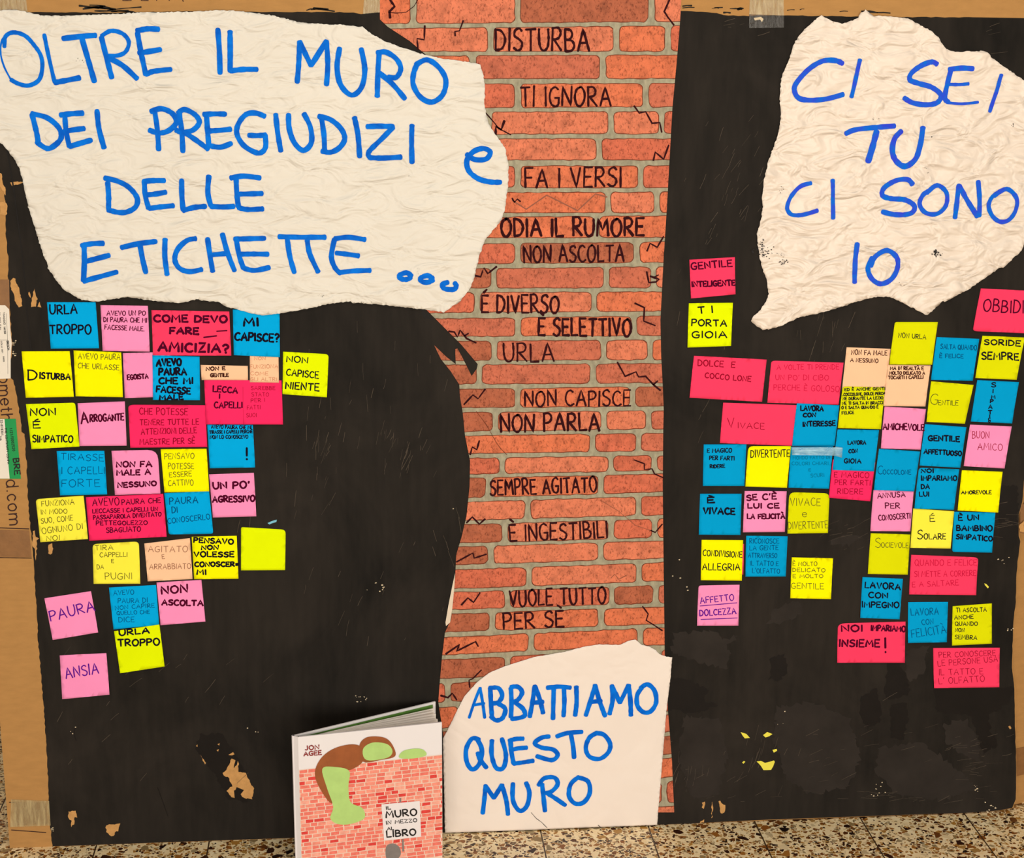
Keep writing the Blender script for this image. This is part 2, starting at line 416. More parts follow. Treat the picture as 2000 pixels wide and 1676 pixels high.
# front panel with real board thickness
def prism(name, poly, y0, y1, m, parent, label=None):
    n = len(poly); V = [(p[0], y0, p[1]) for p in poly] + [(p[0], y1, p[1]) for p in poly]
    F_ = [tuple(range(n)), tuple(range(2 * n - 1, n - 1, -1))] + [(i, i + n, (i + 1) % n + n, (i + 1) % n) for i in range(n)]
    return mesh(name, V, F_, m, parent, label=label)
prism('front_panel', front, 0, .007, M_CARD, carton)
V, Fc = [], []; box((xl, .007, 0), (xl + .006, .14, ZTOP), V, Fc); mesh('side_panel', V, Fc, M_CARD, carton)
V, Fc = [], []; box((xl, .14, 0), (1.19, .146, ZTOP), V, Fc); mesh('back_panel', V, Fc, M_CARD, carton)
# right flap folded back
xr = P(1985, 1540)[0]
V = [(xr - .045, .010, .0), (xr + .16, .085, .0), (xr + .16, .085, ZTOP), (xr - .045, .010, ZTOP)]
V += [(a, b + .006, c) for a, b, c in V]
mesh('side_flap', V, [(0, 1, 2, 3), (7, 6, 5, 4), (0, 4, 5, 1), (1, 5, 6, 2), (2, 6, 7, 3), (3, 7, 4, 0)], M_CARD, carton)
# the black paint, its edge left by the brush
pl = ragged(paint_left, 1.1, 6, False) + paint_bottom + ragged(paint_right, .5, 9, False) + ragged(paint_top, .8, 9, False)
paint_poly = [P(*p) for p in pl]
paint_poly = [(x, max(z, .0005)) for x, z in paint_poly]
sheet('black_paint', paint_poly, lambda x, z: .0004, M_BLACK, 0, carton, solid=0, label='black painted front of the carton')

def flat(name, polys, m, h, parent, reg=None, rag=0, label=None, step=6):
    """thin flakes / stains / labels: one mesh of polygons given in photograph pixels"""
    V, Fs = [], []
    for poly in polys:
        if reg: poly = [Z(reg, *p) for p in poly]
        if rag: poly = ragged(poly, rag, step)
        vs = [Vector(P(*p)) for p in poly]
        ov, oe, of, *_ = delaunay_2d_cdt(vs, [], [list(range(len(vs)))], 1, 1e-7)
        k = len(V); V += [(p[0], -h, p[1]) for p in ov]
        for f in of:
            a, b, c = (ov[i] for i in f[:3])
            if (b[0] - a[0]) * (c[1] - a[1]) - (b[1] - a[1]) * (c[0] - a[0]) < 0: f = list(reversed(f))
            Fs.append([i + k for i in f])
    return mesh(name, V, Fs, m, parent, label=label)

# fresh darker paint and bare scrapes
M_FRESH = mat('fresh_black_paint', (24, 20, 18), .5, .15, 20, spec=.12)
M_WORN_SHEEN = mat('worn_sheen_black_paint', (44, 39, 36), .7, .22, 14, spec=.12)  # thin worn paint; its lighter colour also paints in the lower right sheen
for r, p in (('O', [(1085, 440), (1160, 428), (1270, 470), (1350, 520), (1320, 590), (1410, 620), (1330, 668), (1200, 678), (1075, 650)]),
             ('Q', [(820, 340), (900, 335), (960, 430), (975, 540), (900, 585), (800, 570)]), ('Q', [(840, 615), (950, 605), (965, 720), (930, 860), (850, 840)]),
             ('Q', [(640, 560), (740, 510), (780, 620), (770, 740), (690, 790), (630, 690)]), ('Q', [(1140, 510), (1690, 500), (1650, 620), (1520, 690), (1530, 800), (1590, 900), (1480, 960), (1430, 790), (1390, 690), (1160, 670)]),
             ('Q', [(15, 300), (110, 270), (140, 400), (60, 470), (10, 440)]), ('M', [(1380, 830), (1520, 810), (1650, 1010), (1745, 1200), (1700, 1290), (1580, 1270), (1440, 1060), (1340, 920)]),
             ('L', [(1790, 600), (1950, 590), (1940, 1060), (1800, 1000)]), ('F', [(1290, 780), (1330, 820), (1390, 905), (1300, 880)])):
    flat('fresh_paint_patch', [p], M_FRESH, .0006, carton, r, 3.2, step=5)
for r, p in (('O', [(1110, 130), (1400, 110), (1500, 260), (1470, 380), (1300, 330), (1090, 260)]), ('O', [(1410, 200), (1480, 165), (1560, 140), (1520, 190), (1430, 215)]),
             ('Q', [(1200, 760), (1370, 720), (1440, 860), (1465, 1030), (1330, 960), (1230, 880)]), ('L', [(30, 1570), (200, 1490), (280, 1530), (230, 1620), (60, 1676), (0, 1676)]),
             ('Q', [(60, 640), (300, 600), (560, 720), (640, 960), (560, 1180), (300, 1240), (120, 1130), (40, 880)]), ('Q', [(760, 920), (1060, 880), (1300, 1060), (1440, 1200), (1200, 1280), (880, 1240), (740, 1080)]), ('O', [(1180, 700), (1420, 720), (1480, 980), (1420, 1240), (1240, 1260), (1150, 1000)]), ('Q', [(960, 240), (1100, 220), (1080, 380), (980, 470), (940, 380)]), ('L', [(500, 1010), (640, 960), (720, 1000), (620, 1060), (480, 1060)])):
    flat('worn_sheen_patch', [p], M_WORN_SHEEN, .00042 + .00003 * (int(p[0][0]) % 7), carton, r, 4.5, step=5)
for r, ps in (('M', [[(470, 1355), (520, 1352), (536, 1400), (512, 1395), (510, 1440), (488, 1462), (492, 1420), (468, 1400)]]),
              ('M', [[(727, 1450), (825, 1438), (812, 1490), (788, 1500), (785, 1525), (755, 1520), (735, 1495)]]),
              ('M', [[(1595, 990), (1615, 1000), (1612, 1060), (1640, 1010), (1640, 1085), (1690, 1090), (1720, 1150), (1745, 1200), (1732, 1275), (1680, 1260), (1655, 1240), (1680, 1210), (1625, 1190), (1610, 1215),
                      (1618, 1262), (1590, 1260), (1560, 1215), (1580, 1190), (1600, 1180), (1575, 1130), (1530, 1095), (1560, 1068)], [(1575, 965), (1605, 948), (1612, 965)], [(1345, 905), (1362, 898), (1355, 915)],
                     [(1380, 965), (1420, 1025), (1412, 1028)], [(1498, 890), (1515, 888), (1512, 902)], [(1490, 935), (1502, 930), (1500, 946)]]),
              ('I', [[(378, 1050), (405, 1045), (412, 1070), (405, 1120), (390, 1130), (372, 1125), (378, 1090)], [(255, 950), (272, 945), (280, 985), (300, 1000), (285, 1020), (288, 1080), (275, 1175), (268, 1090), (255, 1060)]]),
              ('E', [[(90, 575), (120, 572), (125, 610), (140, 620), (165, 720), (178, 790), (150, 795), (110, 750), (115, 700), (85, 650), (80, 610)], [(222, 680), (230, 675), (240, 715), (236, 725)], [(268, 650), (275, 700), (290, 730), (280, 795), (238, 795), (250, 730)], [(300, 770), (312, 760), (318, 795), (296, 795)]]),
              ('A', [[(75, 1425), (120, 1418), (165, 1412), (180, 1420), (168, 1432), (120, 1440), (95, 1445)], [(-10, 1345), (12, 1360), (25, 1440), (45, 1460), (40, 1520), (20, 1480), (0, 1450)], [(40, 1560), (55, 1600), (55, 1676), (0, 1676), (0, 1580)]]),
              ('O', [[(1310, 1292), (1330, 1290), (1322, 1335), (1308, 1325)], [(1425, 1282), (1436, 1280), (1440, 1300), (1466, 1312), (1468, 1345), (1445, 1370), (1432, 1372)], [(1375, 1290), (1380, 1288), (1378, 1400), (1372, 1400)], [(1292, 1420), (1325, 1412), (1320, 1430), (1295, 1434)]]),
              ('L', [[(1985, 870), (1996, 860), (1996, 960), (1965, 950), (1955, 910)]]),
              ('Q', [[(1655, 770), (1668, 768), (1674, 782), (1662, 788)]])):
    for p in ps: flat('bare_scrape', [p], M_TORN, .0007, carton, r, 1.3, step=3.5)
M_YSC = mat('yellow_paper_scrap', (232, 222, 80), .8, .05)
for r, p in (('O', [(1572, 810), (1612, 822), (1635, 848), (1600, 852)]), ('O', [(1725, 830), (1755, 808), (1775, 815), (1790, 822), (1770, 838), (1742, 845)]), ('O', [(1683, 1012), (1712, 1005), (1740, 1020), (1772, 1012), (1800, 1004), (1808, 1015), (1795, 1045), (1780, 1068), (1730, 1070), (1712, 1040)]),
             ('L', [(1685, 1352), (1700, 1358), (1720, 1380), (1712, 1392), (1692, 1370)]), ('O', [(1582, 1018), (1595, 1008), (1603, 1014), (1590, 1026)]), ('Q', [(30, 932), (58, 925), (62, 938), (38, 950)])):
    flat('paper_scrap', [p], M_YSC, .0010, carton, r, .4, step=5, label='torn scrap of yellow paper left on the black paint')
M_BSC = mat('blue_paper_scrap', (120, 190, 215), .7, .05)
flat('paper_scrap', [[(90, 885), (120, 868), (163, 858), (158, 876), (120, 885), (105, 896)]], M_BSC, .0010, carton, 'J', .4, step=5, label='torn scrap of blue paper left on the black paint')
# scratches
M_SCR = mat('scratched_paint', (78, 68, 58), .8, .15)
ink = Ink(lambda x, z: .00075)
for cx, cy, sx, sy, n, ang in ((780, 890, 60, 40, 26, 75), (620, 900, 40, 60, 16, 82), (1430, 340, 50, 120, 34, 62), (1380, 620, 60, 150, 26, 72), (1600, 650, 60, 60, 22, 80), (1640, 1480, 260, 60, 34, 20), (1900, 1490, 40, 60, 24, 5), (1950, 1015, 25, 25, 14, 2),
                                (1470, 1490, 60, 60, 18, 65), (1340, 1520, 30, 50, 14, 75), (1650, 1050, 60, 40, 16, 20), (300, 1420, 200, 160, 20, 50), (700, 1100, 200, 200, 26, 70), (1420, 60, 60, 20, 8, 5), (1940, 60, 60, 30, 8, 10), (1680, 1560, 300, 12, 26, 4), (700, 760, 150, 100, 26, 82), (880, 1080, 30, 60, 10, 110)):
    for _ in range(n):
        a = math.radians(ang + random.uniform(-14, 14)); l = random.uniform(6, 34); x, y = random.gauss(cx, sx * .6), random.gauss(cy, sy * .6)
        if not (40 < y < 1585 and 110 < x < 1968): continue
        q = [(x + math.cos(a) * l * t + random.uniform(-1, 1) * t, y - math.sin(a) * l * t + random.uniform(-1, 1) * t * t) for t in (0, .5, 1)]
        ink.stroke([P(*p) for p in q], random.uniform(.3, .8) * PXM, .3, .5)
tag(ink.done('paint_scratches', M_SCR, carton), kind='stuff')
M_CHIP = mat('pale_chip', (214, 196, 166), .8, .1)
V = []
polys = []
for cx, cy, n, s in ((700, 1365, 10, 16), (740, 1150, 8, 22), (1560, 1540, 0, 10), (1935, 1592 - 12, 10, 14), (1905, 1540, 6, 8), (1715, 1540, 10, 26), (1545, 1410, 3, 30), (500, 1430, 3, 20), (150, 1430, 3, 15), (1960, 1095, 5, 9), (1970, 1230, 4, 6), (102, 1620, 10, 5), (900, 1000, 2, 40), (1480, 1000, 4, 60), (620, 1560, 3, 50), (27, 670, 12, 5), (29, 690, 8, 5), (1340, 1120, 6, 40)):
    for _ in range(n):
        x, y = random.gauss(cx, s * .5), random.gauss(cy, s * .4); r = random.uniform(.6, 1.8)
        polys.append([(x + r * math.cos(t) * random.uniform(.6, 1.6), y + r * math.sin(t) * random.uniform(.5, 1.1)) for t in (0, 1.3, 2.5, 3.8, 5.1)])
tag(flat('paint_chips', polys, M_CHIP, .0009, carton), kind='stuff')
# brush marks over the bare margin
M_BLK2 = mat('dry_brush_black', (34, 28, 22), .8, .1)
for r, pts in (('A', [(620, 45, 880, 75), (650, 70, 800, 50), (700, 40, 820, 48), (740, 85, 1040, 92), (760, 60, 900, 72), (840, 80, 1100, 55), (870, 92, 1000, 80), (660, 58, 770, 66), (900, 88, 1050, 94), (780, 48, 860, 62)]),
               ('B', [(395, 80, 450, 66), (450, 66, 560, 72), (470, 70, 610, 88), (430, 75, 520, 70)]),
               ('C', [(1330, 62, 1420, 58), (1330, 48, 1400, 44), (1560, 66, 1640, 58), (1580, 60, 1610, 64), (1650, 98, 1700, 100), (1700, 68, 1790, 72), (1760, 72, 1800, 66)]),
               ('D', [(150, 80, 205, 76), (250, 75, 280, 70), (730, 88, 850, 98), (850, 98, 950, 102), (560, 90, 620, 88)])):
    for a in pts:
        ink = Ink(lambda x, z: .0005)
        ink.stroke([P(*Z(r, a[0], a[1])), P(*Z(r, (a[0] + a[2]) / 2, (a[1] + a[3]) / 2 - 3)), P(*Z(r, a[2], a[3]))], random.uniform(1.0, 3.0) * PXM, .5, 1)
        ink.done('brush_mark', M_BLK2, carton)
for pts, wd in (([(14, 290), (24, 350), (35, 430), (44, 500), (50, 560), (53, 610), (58, 660), (62, 690)], 2.2), ([(308, 1538), (316, 1560), (328, 1594)], 1.2), ([(147, 1421), (145, 1432), (149, 1447)], 1.0)):
    ink = Ink(lambda x, z: .0009); ink.stroke([P(*p) for p in smooth_line(pts)], wd * PXM, .2, .5); ink.done('fold_crease', M_FRESH, carton)
# printed lines and writing on the bare margin
M_PRINT = mat('brown_print', (52, 24, 22), .7, .05)
ink = Ink(lambda x, z: .0004)
P2 = lambda x, y: P(x, y)
text(ink, 'ometh', (-2, 735), (3.5, 822), 22, 2.3, P2, .005, .02)
ink.done('printed_lettering', M_PRINT, carton)
ink = Ink(lambda x, z: .0004)
text(ink, 'd.com', (12, 938), (19, 1026), 23, 2.3, P2, .005, .02)
ink.done('printed_lettering', M_PRINT, carton)
for a, b in (((0, 1031), (57, 1033)), ((0, 1089), (62, 1090)), ((18, 1567), (88, 1570)), ((22, 1621), (90, 1626))):
    ink = Ink(lambda x, z: .0006); ink.stroke([P(*a), P((a[0] + b[0]) / 2, (a[1] + b[1]) / 2), P(*b)], 1.6 * PXM, .1, .4); ink.done('printed_line', M_PRINT, carton)
ink = Ink(lambda x, z: .0005)
for a in ((240, -12, 240, 6, 256, 6, 258, -8), (290, 6, 276, 6, 276, -8), (304, -6, 306, 6), (330, 4, 331, 6), (352, -8, 358, 8)):
    ink.stroke([P(a[i], a[i + 1] - 5) for i in range(0, len(a), 2)], 1.6 * PXM, .1, .4)
ink.done('printed_lettering', M_PRINT, carton)
# tapes of the carton
flat('packing_tape', [[(-30, 546), (18, 546), (19, 607), (-30, 607)]], M_KRAFT, .0005, carton)
flat('packing_tape', [[(-30, 1034), (57, 1036), (62, 1088), (-30, 1087)]], M_KRAFT, .0005, carton)
def clear_tape(name, rgb, alpha):
    m, nt, b = nodes_of(name)
    n = tex_noise(nt, 30, 4, .6, pos(nt, (6, 1, 1)))
    link(nt, ramp(nt, n.outputs['Fac'], [(.4, mul(lin(rgb), .75)), (.65, lin(rgb))]), b.inputs['Base Color'])
    rr = nt.nodes.new('ShaderNodeMapRange'); rr.inputs[1].default_value = .3; rr.inputs[2].default_value = .7; rr.inputs[3].default_value = alpha - .2; rr.inputs[4].default_value = min(1, alpha + .2)
    link(nt, n.outputs['Fac'], rr.inputs[0]); link(nt, rr.outputs[0], b.inputs['Alpha'])
    b.inputs['Roughness'].default_value = .18; b.inputs['Specular IOR Level'].default_value = .6
    bump(nt, b, n.outputs['Fac'], .3, .002)
    return m
M_CLEAR = clear_tape('clear_tape', (206, 186, 140), .55)
M_CLEARB = clear_tape('clear_tape_on_paint', (60, 52, 42), .45)
flat('packing_tape', [[(22, 1561), (96, 1564), (99, 1612), (20, 1615)]], M_CLEAR, .0012, carton, label='clear tape band across the lower left corner of the carton')
flat('packing_tape', [[(30, 1566), (90, 1568), (93, 1609), (28, 1612)]], M_KRAFT, .0008, carton)
flat('packing_tape', [[(-30, -12), (50, -12), (54, 24), (36, 20), (-30, 20)]], M_CLEAR, .0008, carton)
flat('packing_tape', [[(712, -12), (744, -12), (744, 24), (709, 27)]], M_CLEAR, .0008, carton)
flat('packing_tape', [[(1465, -12), (1530, -12), (1531, 30), (1463, 28)]], M_CLEAR, .0008, carton)
flat('packing_tape', [[(1463, 28), (1531, 30), (1531, 54), (1463, 55)]], M_CLEARB, .0008, carton)
flat('packing_tape', [[(1994, 985), (2030, 990), (2030, 1050), (1994, 1042)]], M_KRAFT, -.0035, carton)
flat('paint_chip', [[(1472, 35), (1486, 33), (1491, 37), (1488, 43), (1484, 38), (1474, 40)]], M_CHIP, .001, carton)
# tapes on the folded flap
def flap_pt(x, z): t = (x - (xr - .045)) / .205; return (x, .010 + t * .075 - .0012, z)
for y0, y1 in ((1475, 1530),):
    za, zb = P(1992, y0)[1], P(1992, y1)[1]
    mesh('packing_tape', [flap_pt(xr - .02, zb), flap_pt(xr + .1, zb), flap_pt(xr + .1, za), flap_pt(xr - .02, za)], [(0, 1, 2, 3)], M_KRAFT, carton)
# shipping labels
M_LABEL = mat('white_label', (232, 224, 212), .6, .02)
M_GREEN = mat('green_label', (18, 150, 78), .6, .06)
M_BLKINK = mat('black_print', (30, 28, 30), .7, .05)
lab = flat('shipping_label', [[(-30, 596), (10, 596), (18, 604), (20, 640), (23, 670), (21, 700), (21, 739), (-30, 741)]], M_LABEL, .0007, carton, label='white shipping label on the left margin')
ink = Ink(lambda x, z: .0009)
text(ink, 'VIAGGIO', (6, 610), (7.5, 634), 3.2, .7, P2); text(ink, '1661350', (7.5, 638), (8.5, 652), 3.2, .7, P2)
text(ink, 'BRESCIA', (13, 666), (15, 684), 4, .8, P2); text(ink, 'COLLI 001', (1.5, 666), (4, 690), 2.6, .6, P2); text(ink, '0003', (6, 696), (6.5, 706), 2.6, .6, P2); text(ink, '11 003 E30', (-2, 610), (-1, 644), 3.2, .6, P2)
ink.stroke([P(13, 612), P(15, 665), P(15.5, 730)], .4 * PXM); ink.stroke([P(-5, 664), P(15, 664)], .4 * PXM)
ink.done('printed_lettering', M_BLKINK, lab)
lab = flat('shipping_label', [[(-30, 818), (31, 818), (41, 935), (-30, 935)]], M_GREEN, .0007, carton, label='green and white shipping label on the left margin')
flat('white_panel', [[(-30, 818.5), (9, 818.5), (19, 934.5), (-30, 934.5)]], M_LABEL, .0009, lab)
ink = Ink(lambda x, z: .0011)
text(ink, 'BRE', (26, 896), (29, 927), 11, 2.2, P2, .02); text(ink, 'THE CONTINUITY COMPA', (9.5, 836), (15, 906), 3.6, .9, P2, .02); text(ink, '1/21/0002520', (19, 836), (25, 881), 5, .8, P2, .02); text(ink, '324878301', (1, 820), (3, 850), 4, .8, P2, .02); text(ink, 'THB', (-.5, 851), (0, 860), 3, .6, P2)
ink.done('printed_lettering', M_BLKINK, lab)

# ================================================================ BRICK WALLPAPER
def brick_mat(name, c):
    m, nt, b = nodes_of(name)
    v = pos(nt); c = lin(c)
    n1 = tex_noise(nt, 45, 5, .65, v, .4); n2 = tex_noise(nt, 330, 3, .6, pos(nt, (1, 1, .6)), .6)
    c1 = ramp(nt, n1.outputs['Fac'], [(.3, mul(c, .68)), (.5, c), (.72, mul(c, 1.2))])
    c2 = ramp(nt, n2.outputs['Fac'], [(.34, (.5, .44, .42)), (.45, (.93, .93, .93)), (.62, (1, 1, 1)), (.72, (1.0, 1.0, 1.0))])
    mx = nt.nodes.new('ShaderNodeMix'); mx.data_type = 'RGBA'; mx.blend_type = 'MULTIPLY'; mx.inputs[0].default_value = 1
    link(nt, c1, mx.inputs[6]); link(nt, c2, mx.inputs[7]); link(nt, mx.outputs[2], b.inputs['Base Color'])
    b.inputs['Roughness'].default_value = .55; b.inputs['Specular IOR Level'].default_value = .12
    n3 = tex_noise(nt, 16, 3, .55, v, 1.5); bump(nt, b, n3.outputs['Fac'], .5, .006)
    return m
BR = [brick_mat('brick_print_%s' % n, c) for n, c in (('salmon', (218, 124, 92)), ('orange', (217, 117, 80)), ('red', (208, 108, 80)), ('brown', (176, 98, 70)), ('rust', (198, 108, 82)))]
M_MORT = mat('mortar_print', (158, 152, 130), .6, .24, 150, .15, 200, .1, (1, 1, .5))
M_RIM = mat('brick_outline_print', (110, 54, 34), .6, .25, 160, 0, 200, .1)
M_WEDGE = mat('white_paper_edge', (222, 206, 186), .7, .03)
WL = [(742, -14), (742, 38), (757, 52), (800, 80), (833, 108), (870, 200), (900, 400), (880, 560), (833, 605), (851, 623), (876, 648), (901, 673), (933, 711), (931, 720), (921, 734), (903, 698), (893, 680), (889, 682), (890, 711), (871, 696), (848, 674), (861, 701), (881, 726), (897, 751), (898, 773), (903, 801),
      (905, 818), (908, 850), (918, 900), (917, 950), (911, 1008), (901, 1050), (891, 1083), (889, 1126), (884, 1180), (881, 1210), (875, 1222), (869, 1235), (863, 1285), (858, 1342), (856, 1370), (868, 1450), (872, 1560), (880, 1588)]
WR = [(1316.5, 1586), (1312, 1484), (1304, 1384), (1298, 1279), (1297, 1200), (1296, 1120), (1294, 950), (1295, 840), (1296, 800), (1294.5, 763), (1291, 696), (1289.5, 625), (1296, 500), (1302, 408), (1307, 316), (1313, 210), (1321, 125), (1328, 40), (1331, -14)]
wp_outline = [P(*p) for p in WL + WR]
# rows: (y top left, y bottom left, y top right, y bottom right, vertical joints) measured at x=1000 and x=1290
ROWS = [(-14, 45, -14, 43, [807, 1011, 1272]), (53, 101, 50, 101, [958, 1203, 1304]), (108, 154, 107, 154, [923, 1177]), (163, 211, 162, 209, [1011, 1261]), (218, 262, 217, 262, [955, 1193, 1292]), (270, 313, 270, 313, [928, 1170]),
        (323, 367, 323, 367, [1011, 1251]), (375, 416, 374, 416, [950, 1187, 1283]), (423, 465, 421, 464, [920, 1165]), (475, 515, 472, 513, [1011, 1243]), (523, 563, 520, 562, [964, 1184, 1276]), (570, 610, 569, 608, [932, 1160]),
        (620, 657, 616, 656, [1011, 1238]), (665, 704, 663, 703, [965, 1179, 1269]), (711, 750, 709, 748, [936, 1158]), (758, 796, 754, 794, [1011, 1235]), (804, 842, 801, 838, [967, 1179, 1266]), (849, 885, 845, 881, [890, 1157, 1247]),
        (893, 925, 889, 919, [981, 1193, 1278]), (931, 970, 925, 961, [953, 1173]), (977, 1014, 968, 1006, [1031, 1247]), (1021, 1058, 1012, 1050, [986, 1193, 1278]), (1064, 1100, 1055, 1091, [958, 1173]), (1108, 1146, 1098, 1135, [1033, 1248]),
        (1152, 1187, 1142, 1178, [991, 1195, 1280]), (1194, 1230, 1184, 1219, [961, 1174]), (1238, 1273, 1225, 1260, [1037, 1250]), (1281, 1319, 1267, 1305, [991, 1195, 1286]), (1327, 1364, 1312, 1348, [875, 1180]), (1372, 1412, 1354, 1390, [900, 1250]),
        (1418, 1456, 1396, 1431, [985, 1200]), (1462, 1500, 1438, 1474, [950, 1180]), (1506, 1544, 1481, 1519, [1020, 1240]), (1550, 1590, 1526, 1569, [985, 1190, 1297]), (1594, 1620, 1575, 1610, [950, 1170])]
inner = []
for ri, (t0, b0, t1, b1, js) in enumerate(ROWS):
    xs = [700] + js + [1360]
    for xa, xb in zip(xs, xs[1:]):
        g0 = 5.5 if ri < 4 else 5
        xa2, xb2 = xa + (g0 if xa > 700 else 0), xb - (g0 if xb < 1360 else 0)
        yt = lambda x: t0 + (t1 - t0) * (x - 1000) / 290
        yb = lambda x: b0 + (b1 - b0) * (x - 1000) / 290
        if xb2 - xa2 < 6: continue
        def rr(ins, rad, seed):
            pts = []; a0, a1 = xa2 + ins, xb2 - ins; rad = min(rad, (a1 - a0) * .4)
            for cx, cy_, s in ((a1, 't', 0), (a0, 't', 1), (a0, 'b', 2), (a1, 'b', 3)):
                for k in range(4):
                    an = math.radians(s * 90 + k * 30)
                    x = (cx - rad if s in (0, 3) else cx + rad) + rad * math.cos(an)
                    yy = (yt(x) + ins + rad if cy_ == 't' else yb(x) - ins - rad) - rad * math.sin(an)
                    pts.append((x, yy))
            out = []
            for i in range(len(pts)):
                a, b = pts[i], pts[(i + 1) % len(pts)]; L = math.hypot(b[0] - a[0], b[1] - a[1]); k = max(1, int(L / 11))
                for j in range(k):
                    x, y = a[0] + (b[0] - a[0]) * j / k, a[1] + (b[1] - a[1]) * j / k
                    nv = noise.noise_vector(Vector((x * .06, y * .06, 3.1)))
                    nw = noise.noise_vector(Vector((x * .19, y * .19, 8.1)))
                    out.append((x + nv[0] * 2.0 + nw[0] * .9, y + nv[1] * 1.8 + nw[1] * .9))
            return out
        rim = rr(0, 9, 0); core = rr(1.5, 8, 1)
        mid = (xa2 + xb2) / 2
        rnd = random.random()
        if xb2 < 1010 and ri > 7 and rnd < .5: mi = 2 + 3
        else: mi = 2 + (0 if rnd < .34 else 1 if rnd < .62 else 2 if rnd < .8 else 4 if rnd < .93 else 3)
        inner.append(([P(*p) for p in rim], 1)); inner.append(([P(*p) for p in core], mi))
def h_wall(x, z): return .0017
wallpaper = sheet('brick_wallpaper', wp_outline, h_wall, [M_MORT, M_RIM] + BR, 0, None, inner, .0003)
tag(wallpaper, 'tall strip of red brick patterned paper down the middle of the black carton', 'wallpaper', None)
flat('white_edge', [[(889, 1118), (887, 1150), (883, 1190), (879, 1215), (871, 1222), (870, 1215), (876, 1180), (884, 1140)]], M_WEDGE, .0022, wallpaper)
ink = Ink(lambda x, z: .0020); ink.stroke([P(*p) for p in smooth_line([(930, 803), (950, 830), (972, 868), (990, 888)])], 1.1 * PXM, .3, .5); ink.done('overlap_edge', M_RIM, wallpaper)
M_MARK = mat('dark_marker', (50, 14, 20), .7, .15, 100, spec=.06)
h_ink = lambda x, z: .0021
for s, x0, y0, x1, y1, h, wd in (('DISTURBA', 968, 99, 1150, 99, 42, 3.6), ('TI IGNORA', 1017, 207, 1192, 207, 38, 3.2), ('FA I VERSI', 1026, 366, 1213, 364, 38, 3.4), ('ODIA IL RUMORE', 979, 461, 1257, 460, 34, 4.2), ('NON ASCOLTA', 1023, 512, 1218, 510, 32, 3.2),
                                 ('É DIVERSO', 941, 610, 1091, 611, 34, 3.6), ('È SELETTIVO', 1052, 655, 1232, 656, 33, 4.0), ('URLA', 984, 706, 1081, 706, 34, 3.2), ('NON CAPISCE', 1025, 793, 1231, 792, 30, 3.0), ('NON PARLA', 978, 843, 1170, 840, 34, 3.8),
                                 ('SEMPRE AGITATO', 958, 967, 1165, 960, 29, 3.2), ('È INGESTIBILI', 996, 1057, 1186, 1049, 32, 3.2), ('VUOLE TUTTO', 996, 1184, 1183, 1177, 31, 3.4), ('PER SÈ', 984, 1228, 1101, 1223, 31, 3.4)):
    ink = Ink(h_ink); text(ink, s, (x0, y0), (x1, y1), h, wd * 1.15, P2, .05, .22); ink.done('handwriting', M_MARK, wallpaper)
M_FAINT = mat('faint_marker', (140, 76, 50), .5, .1)
